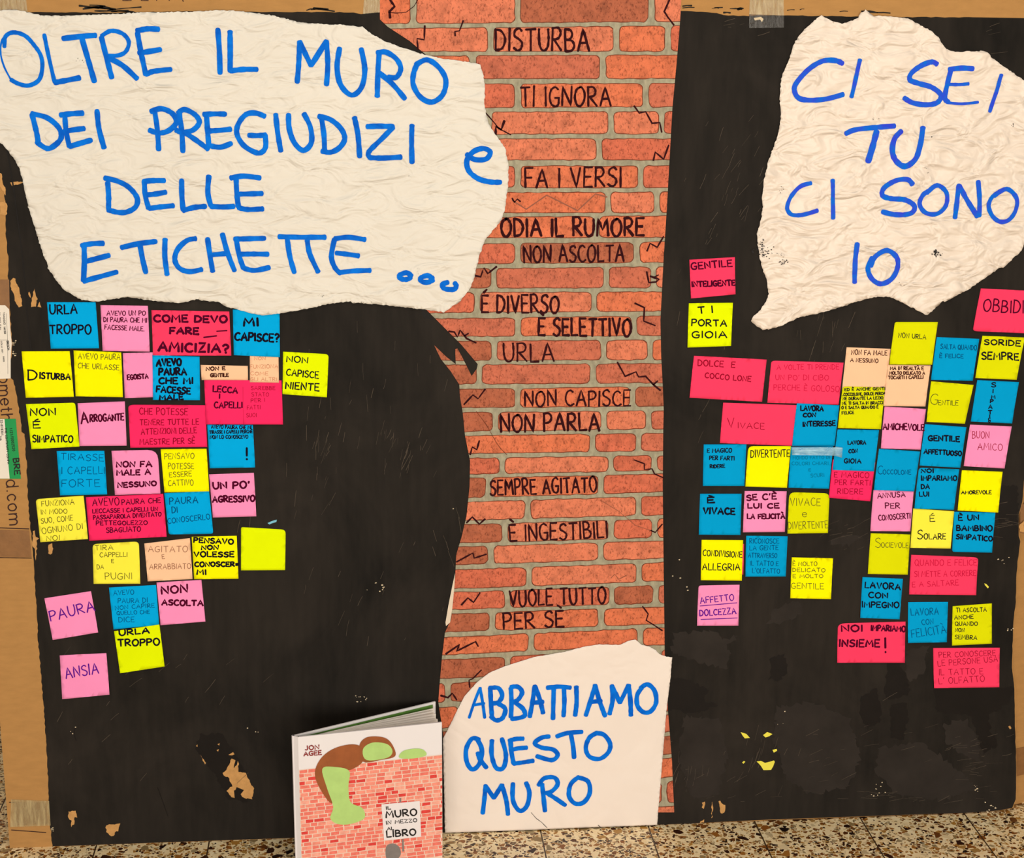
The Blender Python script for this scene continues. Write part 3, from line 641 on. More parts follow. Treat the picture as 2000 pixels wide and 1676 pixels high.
for r, pts, wd, mm in (('B', [(1045, 0), (1080, 50), (1040, 90), (1045, 140)], 4.5, M_MARK), ('B', [(1030, 95), (1090, 102), (1170, 95), (1230, 50), (1260, 0)], 1.2, M_MARK), ('B', [(1315, 200), (1310, 310), (1255, 300), (1262, 385)], 3, M_MARK), ('B', [(1615, 160), (1585, 240), (1550, 245), (1552, 280)], 2.6, M_MARK),
                       ('B', [(1790, 880), (1860, 960), (1890, 1000), (1985, 1050)], 2, M_MARK), ('B', [(1865, 1060), (1870, 985), (1910, 1010), (1935, 940)], 4, M_MARK), ('C', [(1225, 0), (1185, 90), (1210, 130), (1260, 195)], 3, M_MARK), ('C', [(950, 825), (990, 880), (1040, 870), (1090, 960), (1150, 955), (1165, 1030)], 3, M_MARK), ('C', [(1100, 1250), (1115, 1185), (1180, 1240), (1220, 1130)], 3.2, M_MARK),
                       ('C', [(0, 1545), (20, 1575), (40, 1550), (65, 1570)], 3, M_MARK), ('C', [(0, 1560), (110, 1630), (270, 1520), (510, 1640), (650, 1510), (740, 1535)], 2, M_FAINT), ('G', [(1050, 360), (1075, 300), (1130, 330), (1180, 245)], 3, M_MARK), ('G', [(1048, 520), (1065, 605), (1120, 600), (1145, 580), (1075, 555)], 3.6, M_MARK),
                       ('G', [(955, 765), (1030, 800), (1025, 905), (1115, 940)], 2.8, M_MARK), ('G', [(820, 1225), (880, 1335), (965, 1300), (985, 1340), (1040, 1335), (1100, 1400), (1155, 1445)], 3.2, M_MARK), ('G', [(1100, 1400), (1135, 1370)], 3, M_MARK), ('F', [(1705, 550), (1750, 560), (1775, 490), (1805, 535), (1875, 480)], 3.2, M_MARK),
                       ('F', [(1500, 985), (1545, 990), (1570, 1030), (1590, 975), (1640, 1040), (1715, 1075)], 3.2, M_MARK), ('F', [(1625, 1020), (1655, 1000)], 2.6, M_MARK), ('F', [(1620, 1555), (1690, 1480), (1730, 1510), (1785, 1435)], 3, M_MARK), ('J', [(1668, 350), (1685, 290), (1720, 310), (1740, 240)], 3.2, M_MARK), ('J', [(1640, 880), (1685, 835), (1740, 890), (1785, 850)], 3.4, M_MARK),
                       ('J', [(1562, 1185), (1690, 1115), (1700, 1155), (1795, 1125)], 3.2, M_MARK), ('J', [(1600, 1520), (1650, 1465), (1695, 1500), (1745, 1425)], 3.2, M_MARK), ('K', [(950, 390), (1030, 420), (1030, 465), (1090, 460), (1110, 500), (1180, 530)], 2.4, M_MARK), ('K', [(1080, 940), (1115, 955), (1170, 890)], 2.8, M_MARK), ('K', [(770, 1310), (800, 1280), (830, 1320), (890, 1290)], 1.4, M_FAINT),
                       ('K', [(700, 710), (830, 790), (960, 900), (1110, 950)], 1.0, M_FAINT), ('K', [(1015, 1530), (1060, 1590), (1045, 1640), (1110, 1680), (1170, 1720)], 2.6, M_MARK), ('N', [(1305, 270), (1400, 205), (1380, 250), (1510, 185), (1528, 218)], 3.4, M_MARK), ('N', [(1270, 555), (1320, 570), (1350, 540), (1380, 585)], 3.6, M_MARK), ('N', [(1470, 500), (1465, 450), (1490, 440), (1550, 380)], 2.8, M_MARK),
                       ('C', [(920, 840), (950, 825)], 1.2, M_FAINT), ('G', [(1140, 545), (1110, 560)], 2, M_MARK)):
    q = [P(*Z(r, *p)) for p in pts]
    ink = Ink(h_ink); ink.stroke(q, wd * PXM, .2, .5); ink.done('crack_drawing', mm, wallpaper)

# ================================================================ TORN PAPER POSTERS
P_WHITE = (238, 230, 216)
def h_p1(x, z):
    n = noise.noise(Vector((x * 9 + z * 5, z * 16 - x * 6, 0.3))) * .0011 + noise.noise(Vector((x * 26 + z * 14, z * 40 - x * 16, 1.3))) * .0005
    return .0048 + n
def h_p2(x, z):
    a = abs(noise.noise(Vector((x * 18, z * 30, 2.2)))) ; b = abs(noise.noise(Vector((x * 36 + 3, z * 62, 5.2))))
    return .0052 - a * .003 - b * .0014
def h_p3(x, z):
    return .0046 + noise.noise(Vector((x * 6 + z * 3, z * 6, 4.3))) * .0012 + noise.noise(Vector((x * 22, z * 16, 7.3))) * .0003
P1 = [(-60, 14), (0, 20), (37, 19), (54, 24), (83, 30), (120, 31), (175, 29), (213, 28), (276, 24.5), (376, 22.5), (426, 20), (464, 21), (499, 25), (537, 31), (588, 44), (643, 47.6), (668, 47.6), (675, 50), (708, 52), (725, 66), (751, 80), (788, 94), (821, 104), (863, 114), (901, 119), (938, 125),
      (942, 140), (946, 160), (947, 190), (945, 195), (949, 225), (959, 251), (974, 271), (987, 291), (993, 326), (992, 363), (987, 401), (981, 425), (964, 448), (946, 469), (936, 500), (930, 525), (923, 550), (913, 570), (896, 590), (887, 595), (868, 609), (826, 603.5), (776, 598), (726, 592.5), (688, 590.5), (684, 587.5),
      (640, 593), (600, 602), (550, 610.5), (520, 615), (500, 613), (476, 607), (441, 598), (426, 588.5), (391, 586), (388, 583), (356, 590.5), (301, 587), (251, 579), (188, 588.5), (160, 585), (128, 567), (108, 543), (94, 523), (95, 519), (85, 495), (78, 474), (66, 433), (63, 425), (55, 400), (50, 376), (45, 351), (41, 333), (32, 313), (15, 291), (0, 277), (-60, 250)]
P2o = [(1603, 30), (1623, 40), (1643, 46), (1660, 41), (1675, 35), (1680, 25), (1689, 19), (1698, 25), (1705, 32.6), (1718, 30.6), (1738, 32.6), (1772, 36), (1793, 47.6), (1816, 60), (1831, 73), (1846, 95), (1863, 101.5), (1891, 100), (1921, 99.5), (1930, 105), (1933.6, 111.5), (1963, 133), (1999, 157), (2060, 190), (2055, 410), (2000, 475), (1989, 495), (1981, 500),
       (1958, 523), (1950, 522), (1921, 543), (1891, 564), (1868, 575), (1844, 589), (1841, 587), (1811, 615.5), (1788, 604), (1768, 594), (1750, 585), (1733, 579), (1713, 578.5), (1688, 585), (1660, 592), (1630, 603), (1588, 613), (1555, 620.5), (1525, 635.6), (1500, 642), (1489, 643), (1479, 638), (1465, 627), (1469, 618), (1484, 605), (1497, 585),
       (1500, 573), (1497, 545), (1490, 530), (1484, 508), (1480, 488), (1477, 457), (1484, 437), (1489, 400), (1487, 388), (1491, 351), (1499, 316), (1515, 271), (1521, 250), (1525, 220), (1521, 190), (1525, 150), (1541, 113), (1552, 80), (1575, 52), (1595, 35)]
P3o = [(865, 1441), (878, 1416), (892, 1387), (906, 1359), (932, 1330), (954, 1313), (980, 1302), (1000, 1295), (1042, 1282), (1099, 1272), (1142, 1261), (1170, 1257), (1210, 1258), (1227, 1250), (1240, 1247.5), (1253, 1258), (1267, 1261), (1280, 1268), (1287, 1276), (1301, 1281), (1312, 1282), (1309, 1319), (1301, 1384), (1294, 1470), (1287, 1555), (1282.5, 1609), (1170, 1613.5), (1000, 1620.5), (869, 1625.5)]
def amp_outline(px, amp, step): return [P(*p) for p in ragged(px, amp, step)]
def poster(name, px, hf, m, label, amp=1.0, step=3.6, sp=.007):
    o = sheet(name, [(x, max(z, .002)) for x, z in amp_outline(px, amp, step)], hf, m, sp, None, (), .0002)
    return tag(o, label, 'poster', 'torn white paper posters on the carton')
po1 = poster('paper_poster', P1, h_p1, crumple_mat('white_paper_soft', (229, 224, 215), 'soft'), 'largest torn white paper, upper left, with blue painted words OLTRE IL MURO')
po2 = poster('paper_poster', P2o, h_p2, crumple_mat('white_paper_crumpled', (236, 222, 209), 'hard'), 'crumpled torn white paper, upper right, with blue painted words CI SEI TU')
po3 = poster('paper_poster', P3o, h_p3, crumple_mat('white_paper_smooth', (239, 227, 219), 'smooth'), 'torn white paper at the bottom centre with blue words ABBATTIAMO QUESTO MURO', .4)

BLUE1 = brush_mat('blue_poster_paint', (0, 90, 204), (0, 120, 236))
BLUE2 = brush_mat('blue_violet_poster_paint', (48, 70, 222), (0, 108, 224))
def lettering(poster_, hf, m, r, lines, wd, name='lettering'):
    words = []
    for strokes in lines:                                   # split a line into its words
        xr_ = lambda st: (min(p[0] for p in st if not isinstance(p, (int, float))), max(p[0] for p in st if not isinstance(p, (int, float))))
        grp, hi = [], None
        for st in sorted(strokes, key=lambda st: xr_(st)[0]):
            lo, h_ = xr_(st)
            if hi is None or lo - hi > 100: words.append([]); hi = h_
            words[-1].append(st); hi = max(hi, h_)
    for strokes in words:
        ink = Ink(lambda x, z: hf(x, z) + .0007)
        for st in strokes:
            w_ = wd * (1.0 if hf is not h_p3 else 1.12)
            if isinstance(st[0], (int, float)): w_ = st[0]; st = st[1:]
            q = [Z(r, *p) for p in st]
            q = smooth_line(q, 5) if len(q) > 2 else q
            ink.stroke([P(*p) for p in q], w_ * PXM, .09, .6)
        ink.done(name, m, poster_)
def sh(dx, dy, strokes): return [[(p[0] + dx, p[1] + dy) for p in s] for s in strokes]
BX = 1995
lettering(po1, h_p1, BLUE1, 'A', [
    # OLTRE
    [[7, (40, 365), (48, 285), (110, 252), (200, 278), (270, 350), (322, 430), (335, 520), (310, 620), (230, 665), (150, 652), (90, 620)], [3, (90, 620), (38, 520), (10, 410), (22, 310), (70, 262)],
     [7, (350, 270), (380, 420), (430, 640)], [(430, 642), (500, 630), (625, 605)], [(495, 300), (620, 285), (750, 275)], [(640, 290), (690, 460), (740, 635)], [(795, 290), (835, 450), (875, 605)], [7, (795, 280), (870, 240), (960, 262), (1008, 325), (985, 400), (920, 432), (825, 432)], [(850, 450), (960, 510), (1072, 612)],
     [(1070, 240), (1150, 225), (1240, 228)], [(1075, 255), (1105, 420), (1140, 580)], [(1085, 412), (1170, 400), (1255, 385)], [(1140, 580), (1200, 555), (1335, 540)]],
    # IL MURO
    [[(1700, 228), (1712, 400), (1717, 570)], [(1795, 245), (1796, 400), (1795, 555)], [(1795, 552), (1900, 540), (2005, 540)]] +
    sh(BX, 0, [[(322, 640), (335, 480), (340, 325)], [(340, 325), (430, 510)], [(430, 510), (550, 320)], [(550, 320), (560, 500), (550, 660)], [(652, 375), (632, 520), (660, 660), (745, 740), (822, 680), (848, 540), (820, 380)], [(960, 410), (950, 560), (945, 750)], [(945, 412), (1010, 405), (1090, 455), (1128, 530), (1095, 600), (1030, 602)], [(950, 560), (1060, 650), (1160, 768)], [(1245, 505), (1330, 465), (1420, 520), (1478, 620), (1455, 735), (1370, 795), (1280, 755), (1225, 660), (1228, 570), (1252, 505)]]),
    # DEI
    [[(255, 890), (290, 1030), (305, 1120)], [(252, 885), (370, 915), (460, 990), (482, 1070), (430, 1132), (370, 1155), (290, 1105)], [(475, 895), (560, 885), (650, 880)], [(510, 900), (520, 1020), (545, 1140)], [(505, 1022), (580, 1010), (660, 1000)], [(545, 1140), (630, 1115), (715, 1090)], [(760, 860), (775, 1000), (815, 1150)]],
    # PREGIUDIZI
    [[(1210, 870), (1230, 1010), (1240, 1165)], [(1180, 868), (1260, 845), (1345, 882), (1378, 950), (1320, 1015), (1240, 1035), (1168, 1012)], [(1400, 880), (1420, 1030), (1428, 1180)], [(1390, 880), (1440, 852), (1520, 890), (1556, 950), (1510, 1010), (1430, 1030), (1375, 1012)], [(1440, 1030), (1530, 1090), (1625, 1160)],
     [(1590, 890), (1680, 886), (1760, 888)], [(1612, 895), (1620, 1020), (1630, 1130)], [(1615, 1020), (1700, 1015), (1800, 1005)], [(1630, 1132), (1720, 1145), (1805, 1115)], [(2065, 905), (1995, 880), (1920, 890), (1862, 960), (1848, 1040), (1900, 1130), (1990, 1185), (2040, 1185), (2072, 1140), (2068, 1050)], [(1940, 1052), (2000, 1055), (2072, 1050)]] +
    sh(BX, 0, [[(155, 890), (170, 1030), (195, 1175)], [(255, 890), (260, 1000), (300, 1110), (370, 1170), (432, 1110), (425, 990), (375, 885)], [(510, 910), (530, 1050), (535, 1170)], [(490, 905), (580, 930), (662, 1000), (692, 1080), (650, 1150), (580, 1185), (515, 1175)], [(768, 915), (795, 1050), (808, 1220)], [(865, 985), (960, 982), (1070, 985)], [(1068, 990), (980, 1080), (880, 1180), (885, 1225)], [(880, 1225), (980, 1230), (1130, 1222)], [(1215, 975), (1212, 1100), (1215, 1265)]]),
    # e
    sh(BX, 0, [[(1640, 1200), (1700, 1240), (1790, 1238), (1824, 1185), (1770, 1155), (1690, 1182), (1642, 1250), (1658, 1330), (1730, 1390), (1820, 1415), (1905, 1418)]]),
    # DELLE
    [[(843, 1420), (850, 1520), (850, 1630)], [(820, 1385), (920, 1410), (1010, 1460), (1072, 1540), (1060, 1610), (990, 1650), (920, 1652), (845, 1632)], [(1120, 1412), (1200, 1405), (1285, 1405)], [(1128, 1410), (1135, 1520), (1162, 1620)], [(1130, 1518), (1210, 1510), (1295, 1495)], [(1165, 1622), (1250, 1610), (1355, 1600)], [(1418, 1400), (1420, 1520), (1430, 1635)], [(1430, 1638), (1510, 1615), (1605, 1605)], [(1630, 1370), (1622, 1500), (1645, 1600)], [(1645, 1605), (1740, 1610), (1825, 1605)],
     [(1800, 1385), (1900, 1370), (2028, 1385)], [(1842, 1390), (1848, 1510), (1860, 1610)], [(1865, 1510), (1960, 1508), (2045, 1505)], [(1860, 1615), (1930, 1630), (2050, 1625)]]], 9.0)
lettering(po1, h_p1, BLUE1, 'E', [
    [[(640, 315), (720, 300), (810, 297)], [(660, 320), (662, 440), (655, 590)], [(665, 440), (760, 415), (855, 390)], [(655, 592), (770, 560), (915, 520)], [(950, 330), (1080, 300), (1220, 282)], [(1095, 310), (1115, 420), (1140, 525)], [(1290, 265), (1288, 400), (1305, 540)], [(1528, 260), (1460, 275), (1390, 340), (1365, 420), (1400, 490), (1480, 517), (1575, 500)], [(1620, 260), (1640, 400), (1660, 515)], [(1735, 225), (1775, 370), (1830, 510)], [(1640, 388), (1780, 375)],
     [(1830, 265), (1920, 262), (2065, 258)], [(1845, 280), (1868, 400), (1900, 490)], [(1870, 382), (1980, 380), (2090, 382)], [(1900, 490), (1985, 508), (2100, 485)]] +
    sh(BX, 0, [[(180, 245), (350, 250), (540, 250)], [(245, 265), (265, 400), (300, 525)], [(400, 275), (420, 380), (485, 520)], [(615, 262), (720, 250), (850, 268)], [(612, 265), (588, 400), (618, 490), (660, 530)], [(625, 372), (710, 382), (800, 395)], [(645, 525), (760, 512), (890, 508)],
               [(1212, 550), (1170, 525), (1115, 548), (1130, 572), (1175, 577), (1212, 558)], [(1378, 572), (1335, 548), (1280, 568), (1295, 595), (1340, 600), (1380, 580)], [(1495, 600), (1450, 618), (1470, 650), (1540, 655), (1560, 625), (1542, 602)]])], 9.0)
lettering(po2, h_p2, BLUE2, 'D', [
    [[(575, 495), (520, 472), (420, 475), (310, 540), (220, 640), (200, 700), (232, 762), (320, 780), (450, 770), (580, 735)], [7.5, (710, 465), (680, 600), (645, 755)], [(1310, 500), (1270, 482), (1190, 510), (1110, 570), (1100, 622), (1170, 650), (1270, 680), (1342, 740), (1310, 800), (1220, 815), (1120, 800), (1055, 762)], [(1405, 540), (1500, 530), (1590, 535)], [(1420, 540), (1395, 640), (1372, 760), (1400, 795)], [6, (1410, 657), (1490, 658), (1555, 652)], [5, (1390, 798), (1500, 808), (1630, 795)], [7, (1810, 582), (1770, 720), (1720, 868)]],
    [[(600, 1040), (700, 1005), (980, 980)], [11, (840, 1022), (812, 1130), (775, 1258)], [10, (1032, 1020), (980, 1080), (962, 1170), (990, 1250), (1060, 1295), (1140, 1240), (1178, 1130), (1200, 992)]],
    [[7.5, (330, 1425), (250, 1450), (180, 1520), (145, 1600), (150, 1640), (185, 1672), (270, 1671), (380, 1638)], [7.5, (498, 1400), (500, 1500), (502, 1700)], [(1120, 1435), (1080, 1397), (990, 1405), (900, 1460), (885, 1520), (950, 1545), (1060, 1555), (1132, 1600), (1120, 1650), (1060, 1670), (970, 1668), (885, 1648)], [8, (1230, 1502), (1310, 1442), (1384, 1500), (1378, 1600), (1310, 1665), (1220, 1655), (1175, 1590), (1200, 1520), (1245, 1485)],
     [(1480, 1440), (1465, 1570), (1450, 1695)], [(1485, 1445), (1545, 1560), (1625, 1685)], [(1630, 1412), (1640, 1550), (1638, 1680)], [8, (1755, 1525), (1850, 1470), (1928, 1540), (1920, 1640), (1870, 1710), (1800, 1725), (1740, 1680), (1712, 1600), (1742, 1530), (1800, 1488)]]], 9.0)
lettering(po2, h_p2, BLUE2, 'H', [[[(690, 300), (675, 420), (668, 602)], [(795, 475), (830, 400), (920, 352), (998, 410), (1000, 500), (950, 580), (870, 613), (800, 570), (772, 490), (805, 408)]]], 9.0)
NX = 1761
lettering(po3, h_p3, BLUE1, 'N', [
    [[5.5, (1465, 705), (1500, 600), (1540, 498)], [6, (1540, 498), (1558, 600), (1572, 705)], [5.5, (1490, 618), (1570, 605)], [(1610, 500), (1615, 600), (1622, 700)], [(1605, 500), (1665, 500), (1692, 550), (1665, 598), (1620, 605)], [(1650, 600), (1712, 640), (1695, 705), (1650, 722), (1615, 695)], [(1752, 500), (1756, 600), (1752, 700)]] +
    sh(NX, 0, [[(-10, 492), (40, 492), (68, 530), (40, 580), (0, 600)], [(20, 600), (72, 640), (88, 685), (50, 705), (-5, 712)], [(120, 698), (140, 590), (155, 485)], [(155, 485), (190, 580), (212, 672)], [(130, 602), (212, 595)], [(240, 498), (320, 490), (400, 497)], [(285, 510), (282, 620), (280, 712)], [(355, 500), (358, 600), (352, 692)], [(440, 490), (442, 600), (432, 688)], [(505, 688), (540, 580), (570, 480)], [(570, 480), (600, 590), (638, 692)], [(540, 595), (612, 588)], [(668, 678), (690, 580), (685, 482)], [(685, 485), (740, 600)], [(740, 600), (800, 480)], [(800, 480), (812, 590), (815, 688)], [(880, 500), (930, 475), (978, 520), (988, 600), (950, 660), (900, 665), (860, 620), (858, 550), (890, 498)]]),
    [[(1535, 855), (1485, 848), (1445, 920), (1450, 1010), (1490, 1060), (1540, 1012), (1552, 920), (1518, 848)], [(1525, 945), (1540, 990), (1585, 1048)], [(1622, 860), (1620, 960), (1650, 1048), (1700, 1048), (1718, 960), (1690, 848)]] +
    sh(NX, 0, [[(-22, 862), (25, 850), (76, 848)], [(-12, 862), (-5, 940), (10, 1020)], [(-2, 925), (40, 915), (100, 910)], [(10, 1020), (80, 1010), (145, 1000)], [(255, 832), (200, 842), (155, 880), (205, 910), (280, 922), (312, 960), (270, 995), (168, 968)], [(305, 832), (380, 808), (480, 800)], [(402, 812), (418, 900), (425, 978)], [(585, 805), (530, 840), (505, 910), (530, 970), (600, 985), (660, 940), (672, 880), (630, 820), (575, 808)]]),
    [[(1558, 1360), (1570, 1260), (1578, 1168)], [(1578, 1172), (1635, 1255)], [(1635, 1255), (1690, 1165)], [(1690, 1165), (1720, 1270), (1732, 1368)]] +
    sh(NX, 0, [[(5, 1155), (5, 1270), (50, 1342), (100, 1310), (118, 1220), (95, 1150)], [(205, 1160), (215, 1250), (225, 1345)], [(180, 1168), (220, 1120), (290, 1115), (312, 1160), (270, 1210), (215, 1222)], [(240, 1222), (300, 1260), (365, 1305)], [(455, 1110), (402, 1160), (390, 1240), (430, 1292), (490, 1285), (532, 1220), (520, 1140), (448, 1112)]])], 8.0)
# specks of black paint on the crumpled paper, pencil scuffs on the others
def specks(parent, hf, spots, name='paint_specks'):
    V, Fs = [], []
    for x, y, n, sx, sy, rmax in spots:
        for _ in range(n):
            cx, cy, r = random.gauss(x, sx), random.gauss(y, sy), random.uniform(.35, rmax); a0 = random.random() * 6; el = random.uniform(.35, 1)
            k = len(V)
            for t in range(6):
                an = a0 + t * math.pi / 3; p = P(cx + r * math.cos(an) * random.uniform(.7, 1.3), cy + r * el * math.sin(an))
                V.append((p[0], -(hf(*p) + .0009), p[1]))
            Fs.append(tuple(range(k + 5, k - 1, -1)))
    tag(mesh(name, V, Fs, M_BLKINK, parent), kind='stuff')
specks(po2, h_p2, [(1490, 492, 60, 9, 5, 1.8), (1485, 480, 25, 3, 10, 1.8), (1530, 510, 26, 6, 4, 1.5), (1525, 497, 10, 6, 3, 1.3), (1825, 494, 26, 2.4, 4, 2.2), (1831, 497, 10, 5, 1.5, 1.6), (1975, 242, 6, 2, 3, 1.3), (1818, 267, 1, .1, .1, 1.3), (1806, 328, 2, 1, 1, 1.3), (1812, 337, 2, 1, 1, 1.2), (1524, 370, 8, 3, 5, 1.1), (1758, 556, 8, 5, 2, .9), (1706, 231, 5, 4, 1, .9)])
specks(po1, h_p1, [(627, 577, 8, 5, 3, .9), (712, 589, 10, 9, 1, .9), (158, 119, 8, 4, 3, 1.2), (800, 345, 2, 2, 2, .9), (131, 537, 2, 3, 1, .8), (817, 526, 4, 3, 3, .8)])
ink = Ink(lambda x, z: h_p3(x, z) + .0006)
ink.stroke([P(*Z('O', *p)) for p in ((130, 1355), (165, 1395), (200, 1420), (240, 1460))], .9 * PXM, .4); ink.stroke([P(*Z('O', *p)) for p in ((590, 1442), (612, 1462))], 1.2 * PXM)
ink.done('torn_slit', M_BLKINK, po3)

# ================================================================ STICKY NOTES
def note_mat(name, rgb, bmp=.1):
    return mat(name, rgb, .8, .025, 22, bmp, 60, .05)
NC = {'pink': note_mat('pink_note_paper', (250, 148, 200)), 'red': note_mat('red_note_paper', (250, 63, 104)), 'crimson': note_mat('crimson_note_paper', (250, 45, 105)), 'blue': note_mat('blue_note_paper', (0, 170, 238)),
      'teal': note_mat('deep_blue_note_paper', (0, 159, 220)), 'yellow': note_mat('yellow_note_paper', (250, 248, 0)), 'pale yellow': note_mat('pale_yellow_note_paper', (250, 242, 71)), 'lime': note_mat('lime_note_paper', (228, 247, 0)), 'olive lime': note_mat('olive_lime_note_paper', (222, 226, 4)), 'peach': note_mat('peach_note_paper', (250, 202, 164))}
IK = {'k': mat('black_marker', (22, 18, 34), .8, .1, spec=.02), 'm': mat('maroon_marker', (78, 8, 40), .8, .1, spec=.02), 'dr': mat('dark_red_pen', (150, 14, 44), .8, .1, spec=.02), 'fr': mat('faint_red_pen', (204, 26, 68), .8, .06, spec=.02), 'g': mat('grey_pen', (96, 88, 40), .8, .1, spec=.02), 'b': mat('blue_pen', (8, 74, 124), .8, .1, spec=.02), 'fb': mat('faint_blue_pen', (6, 116, 158), .8, .06, spec=.02),
      'n': mat('brown_marker', (66, 30, 24), .8, .1, spec=.02), 'fn': mat('faint_brown_pencil', (208, 146, 112), .8, .06, spec=.02), 'gn': mat('grey_brown_pen', (150, 104, 82), .8, .06, spec=.02), 'p': mat('purple_pen', (96, 22, 150), .8, .1, spec=.02)}
NOTES = []
def N(c, key, corners, ik, reg, lines, **kw): NOTES.append((c, key, corners, ik, reg, lines, kw))
# corners TL TR BR BL in photograph pixels; lines: (text, x0, y0, x1, y1, height, pen) in the zoom region reg (a leading region letter overrides)
N('blue', 'URLA TROPPO', (92, 590, 187, 590, 194, 679.5, 100, 680), 'k', 'E', [('URLA', 392, 850, 602, 845, 70, 9), ('TROPPO', 390, 1000, 710, 1005, 68, 9)])
N('pink', 'AVEVO UN PO DI PAURA CHE MI FACESSE MALE', (196.5, 595.5, 289, 597, 293, 686, 201, 684.5), 'm', 'E', [('AVEVO UN PO', 835, 860, 1135, 860, 36, 5), ('DI PAURA CHE MI', 810, 910, 1145, 915, 34, 5), ('FACESSE MALE.', 818, 968, 1125, 982, 34, 5)])
N('red', 'COME DEVO FARE AMICIZIA?', (296, 605.5, 448, 608, 452, 694, 299.5, 693), 'm', 'E', [('COME DEVO', 1202, 910, 1768, 915, 50, 13), ('FARE', 1327, 1003, 1548, 1005, 48, 13), ('AMICIZIA?', 1238, 1135, 1780, 1150, 66, 14), ('-', 1590, 1040, 1690, 1028, 20, 8), ('-', 1690, 990, 1770, 985, 14, 7)], wide=1)
N('blue', 'MI CAPISCE?', (455, 604, 546, 604, 547, 697, 457, 693), 'k', 'E', [('MI', 1902, 942, 2012, 940, 62, 13), ('CAPISCE?', 1832, 1050, 2172, 1066, 58, 12)], lay=3, curl=.3)
N('yellow', 'DISTURBA', (42.5, 686, 136.5, 685.5, 145, 774, 51, 776), 'k', 'E', [('D', 222, 1362, 290, 1362, 80, 9), ('ISTURBA', 312, 1352, 548, 1360, 45, 9)])
N('yellow', 'AVEVO PAURA CHE URLASSE', (144, 684, 237, 688, 240.5, 775, 148.5, 773), 'g', 'E', [('AVEVO PAURA', 612, 1200, 938, 1205, 42, 4), ('CHE URLASSE', 610, 1270, 928, 1287, 40, 4)])
N('pink', 'EGOISTA', (240, 689.5, 330, 687, 338, 774, 244, 777.5), 'm', 'E', [('EGOISTA', 995, 1362, 1155, 1350, 36, 8)], lay=0, curl=0)
N('blue', 'AVEVO PAURA CHE MI FACESSE MALE', (298, 693, 390, 696, 391, 781, 299.5, 780), 'k', 'E', [('AVEVO', 1222, 1255, 1413, 1250, 52, 12), ('PAURA', 1242, 1325, 1453, 1322, 52, 12), ('CHE MI', 1242, 1390, 1503, 1390, 44, 11), ('FACESSE', 1222, 1455, 1483, 1470, 46, 11), ('MALE', 1247, 1516, 1428, 1513, 36, 11)], lay=2)
N('peach', 'NON E GENTILE', (392, 712.5, 484, 714.5, 484.5, 743.5, 394, 742), 'n', 'E', [('NON E', 1608, 1290, 1755, 1285, 26, 7), ('GENTILE', 1642, 1340, 1780, 1338, 26, 7)], lay=0, curl=0)
N('peach', 'NON FUNZIONA COME GLI ALTRI', (488, 688, 544, 690, 545, 747, 488, 746), 'fn', 'F', [('NON', -12, 1208, 75, 1205, 24, 3.4), ('FUNZIONA', -45, 1275, 172, 1270, 28, 3.4), ('COME', -42, 1325, 95, 1325, 25, 3.4), ('GLI ALTRI', -42, 1370, 162, 1370, 26, 3.4)], lay=2, curl=0)
N('crimson', 'LECCA I CAPELLI', (399, 742, 550, 742.5, 553, 828, 403, 828), 'm', 'E', [('LECCA', 1662, 1455, 1850, 1465, 44, 9), ('I', 1712, 1507, 1716, 1507, 36, 8), ('CAPELLI', 1672, 1580, 1888, 1580, 44, 8)], lay=1, wide=1, extra=('dr', [('SAREBBE', 1957, 1440, 2145, 1440, 28, 3), ('STATO', 1962, 1490, 2095, 1490, 28, 3), ('PER I', 1957, 1537, 2065, 1532, 28, 3), ('FATTI', 1927, 1592, 2030, 1590, 30, 3), ('SUOI', 1922, 1652, 2000, 1650, 30, 3), ('I', 1896, 1740, 1900, 1740, 330, 1.2)]))
N('lime', 'NON CAPISCE NIENTE', (553, 686.5, 642, 691.5, 638.5, 775, 552, 769), 'k', 'F', [('NON', 240, 1222, 402, 1232, 46, 7), ('CAPISCE', 237, 1325, 485, 1350, 50, 7), ('NIENTE', 232, 1430, 490, 1448, 54, 8)], rnd={1: .08})
N('lime', 'NON É SIMPATICO', (51, 789, 147, 786, 156, 871, 62, 876.5), 'k', 'E', [('NON', 240, 1640, 433, 1636, 56, 8), ('É', 262, 1740, 315, 1738, 52, 8), ('SIMPATICO', 258, 1846, 570, 1846, 50, 8)], rnd={1: .06})
N('pink', 'ARROGANTE', (152, 787, 244, 783.5, 248, 869.5, 156, 870), 'm', 'I', [('A', 638, 105, 690, 98, 90, 10), ('RROGANTE', 705, 92, 966, 80, 52, 9)])
N('crimson', 'CHE POTESSE TENERE TUTTE LE ATTENZIONI', (250.5, 790, 401, 791, 405, 872, 255, 873.5), 'dr', 'I', [('CHE POTESSE', 1088, 35, 1463, 40, 50, 5), ('TENERE TUTTE LE', 1092, 118, 1550, 115, 42, 5), ('ATTENZIONI DELLE', 1102, 190, 1533, 180, 42, 5), ('MAESTRE PER SÈ', 1092, 270, 1520, 260, 42, 5)], wide=1, lay=1, rnd={0: .08})
N('blue', 'AVEVO PAURA CHE MI TIRASSE I CAPELLI', (405, 829, 494, 829.5, 498.5, 912, 410, 913.5), 'k', 'I', [('AVEVO PAURA CHE MI', 1647, 145, 1958, 150, 27, 5), ('TIRASSE I CAPELLI PERCHÈ', 1634, 185, 1968, 180, 23, 5), ('NON LO CONOSCEVO', 1639, 225, 1933, 222, 26, 5), ('!', 1922, 386, 1932, 386, 92, 12)])
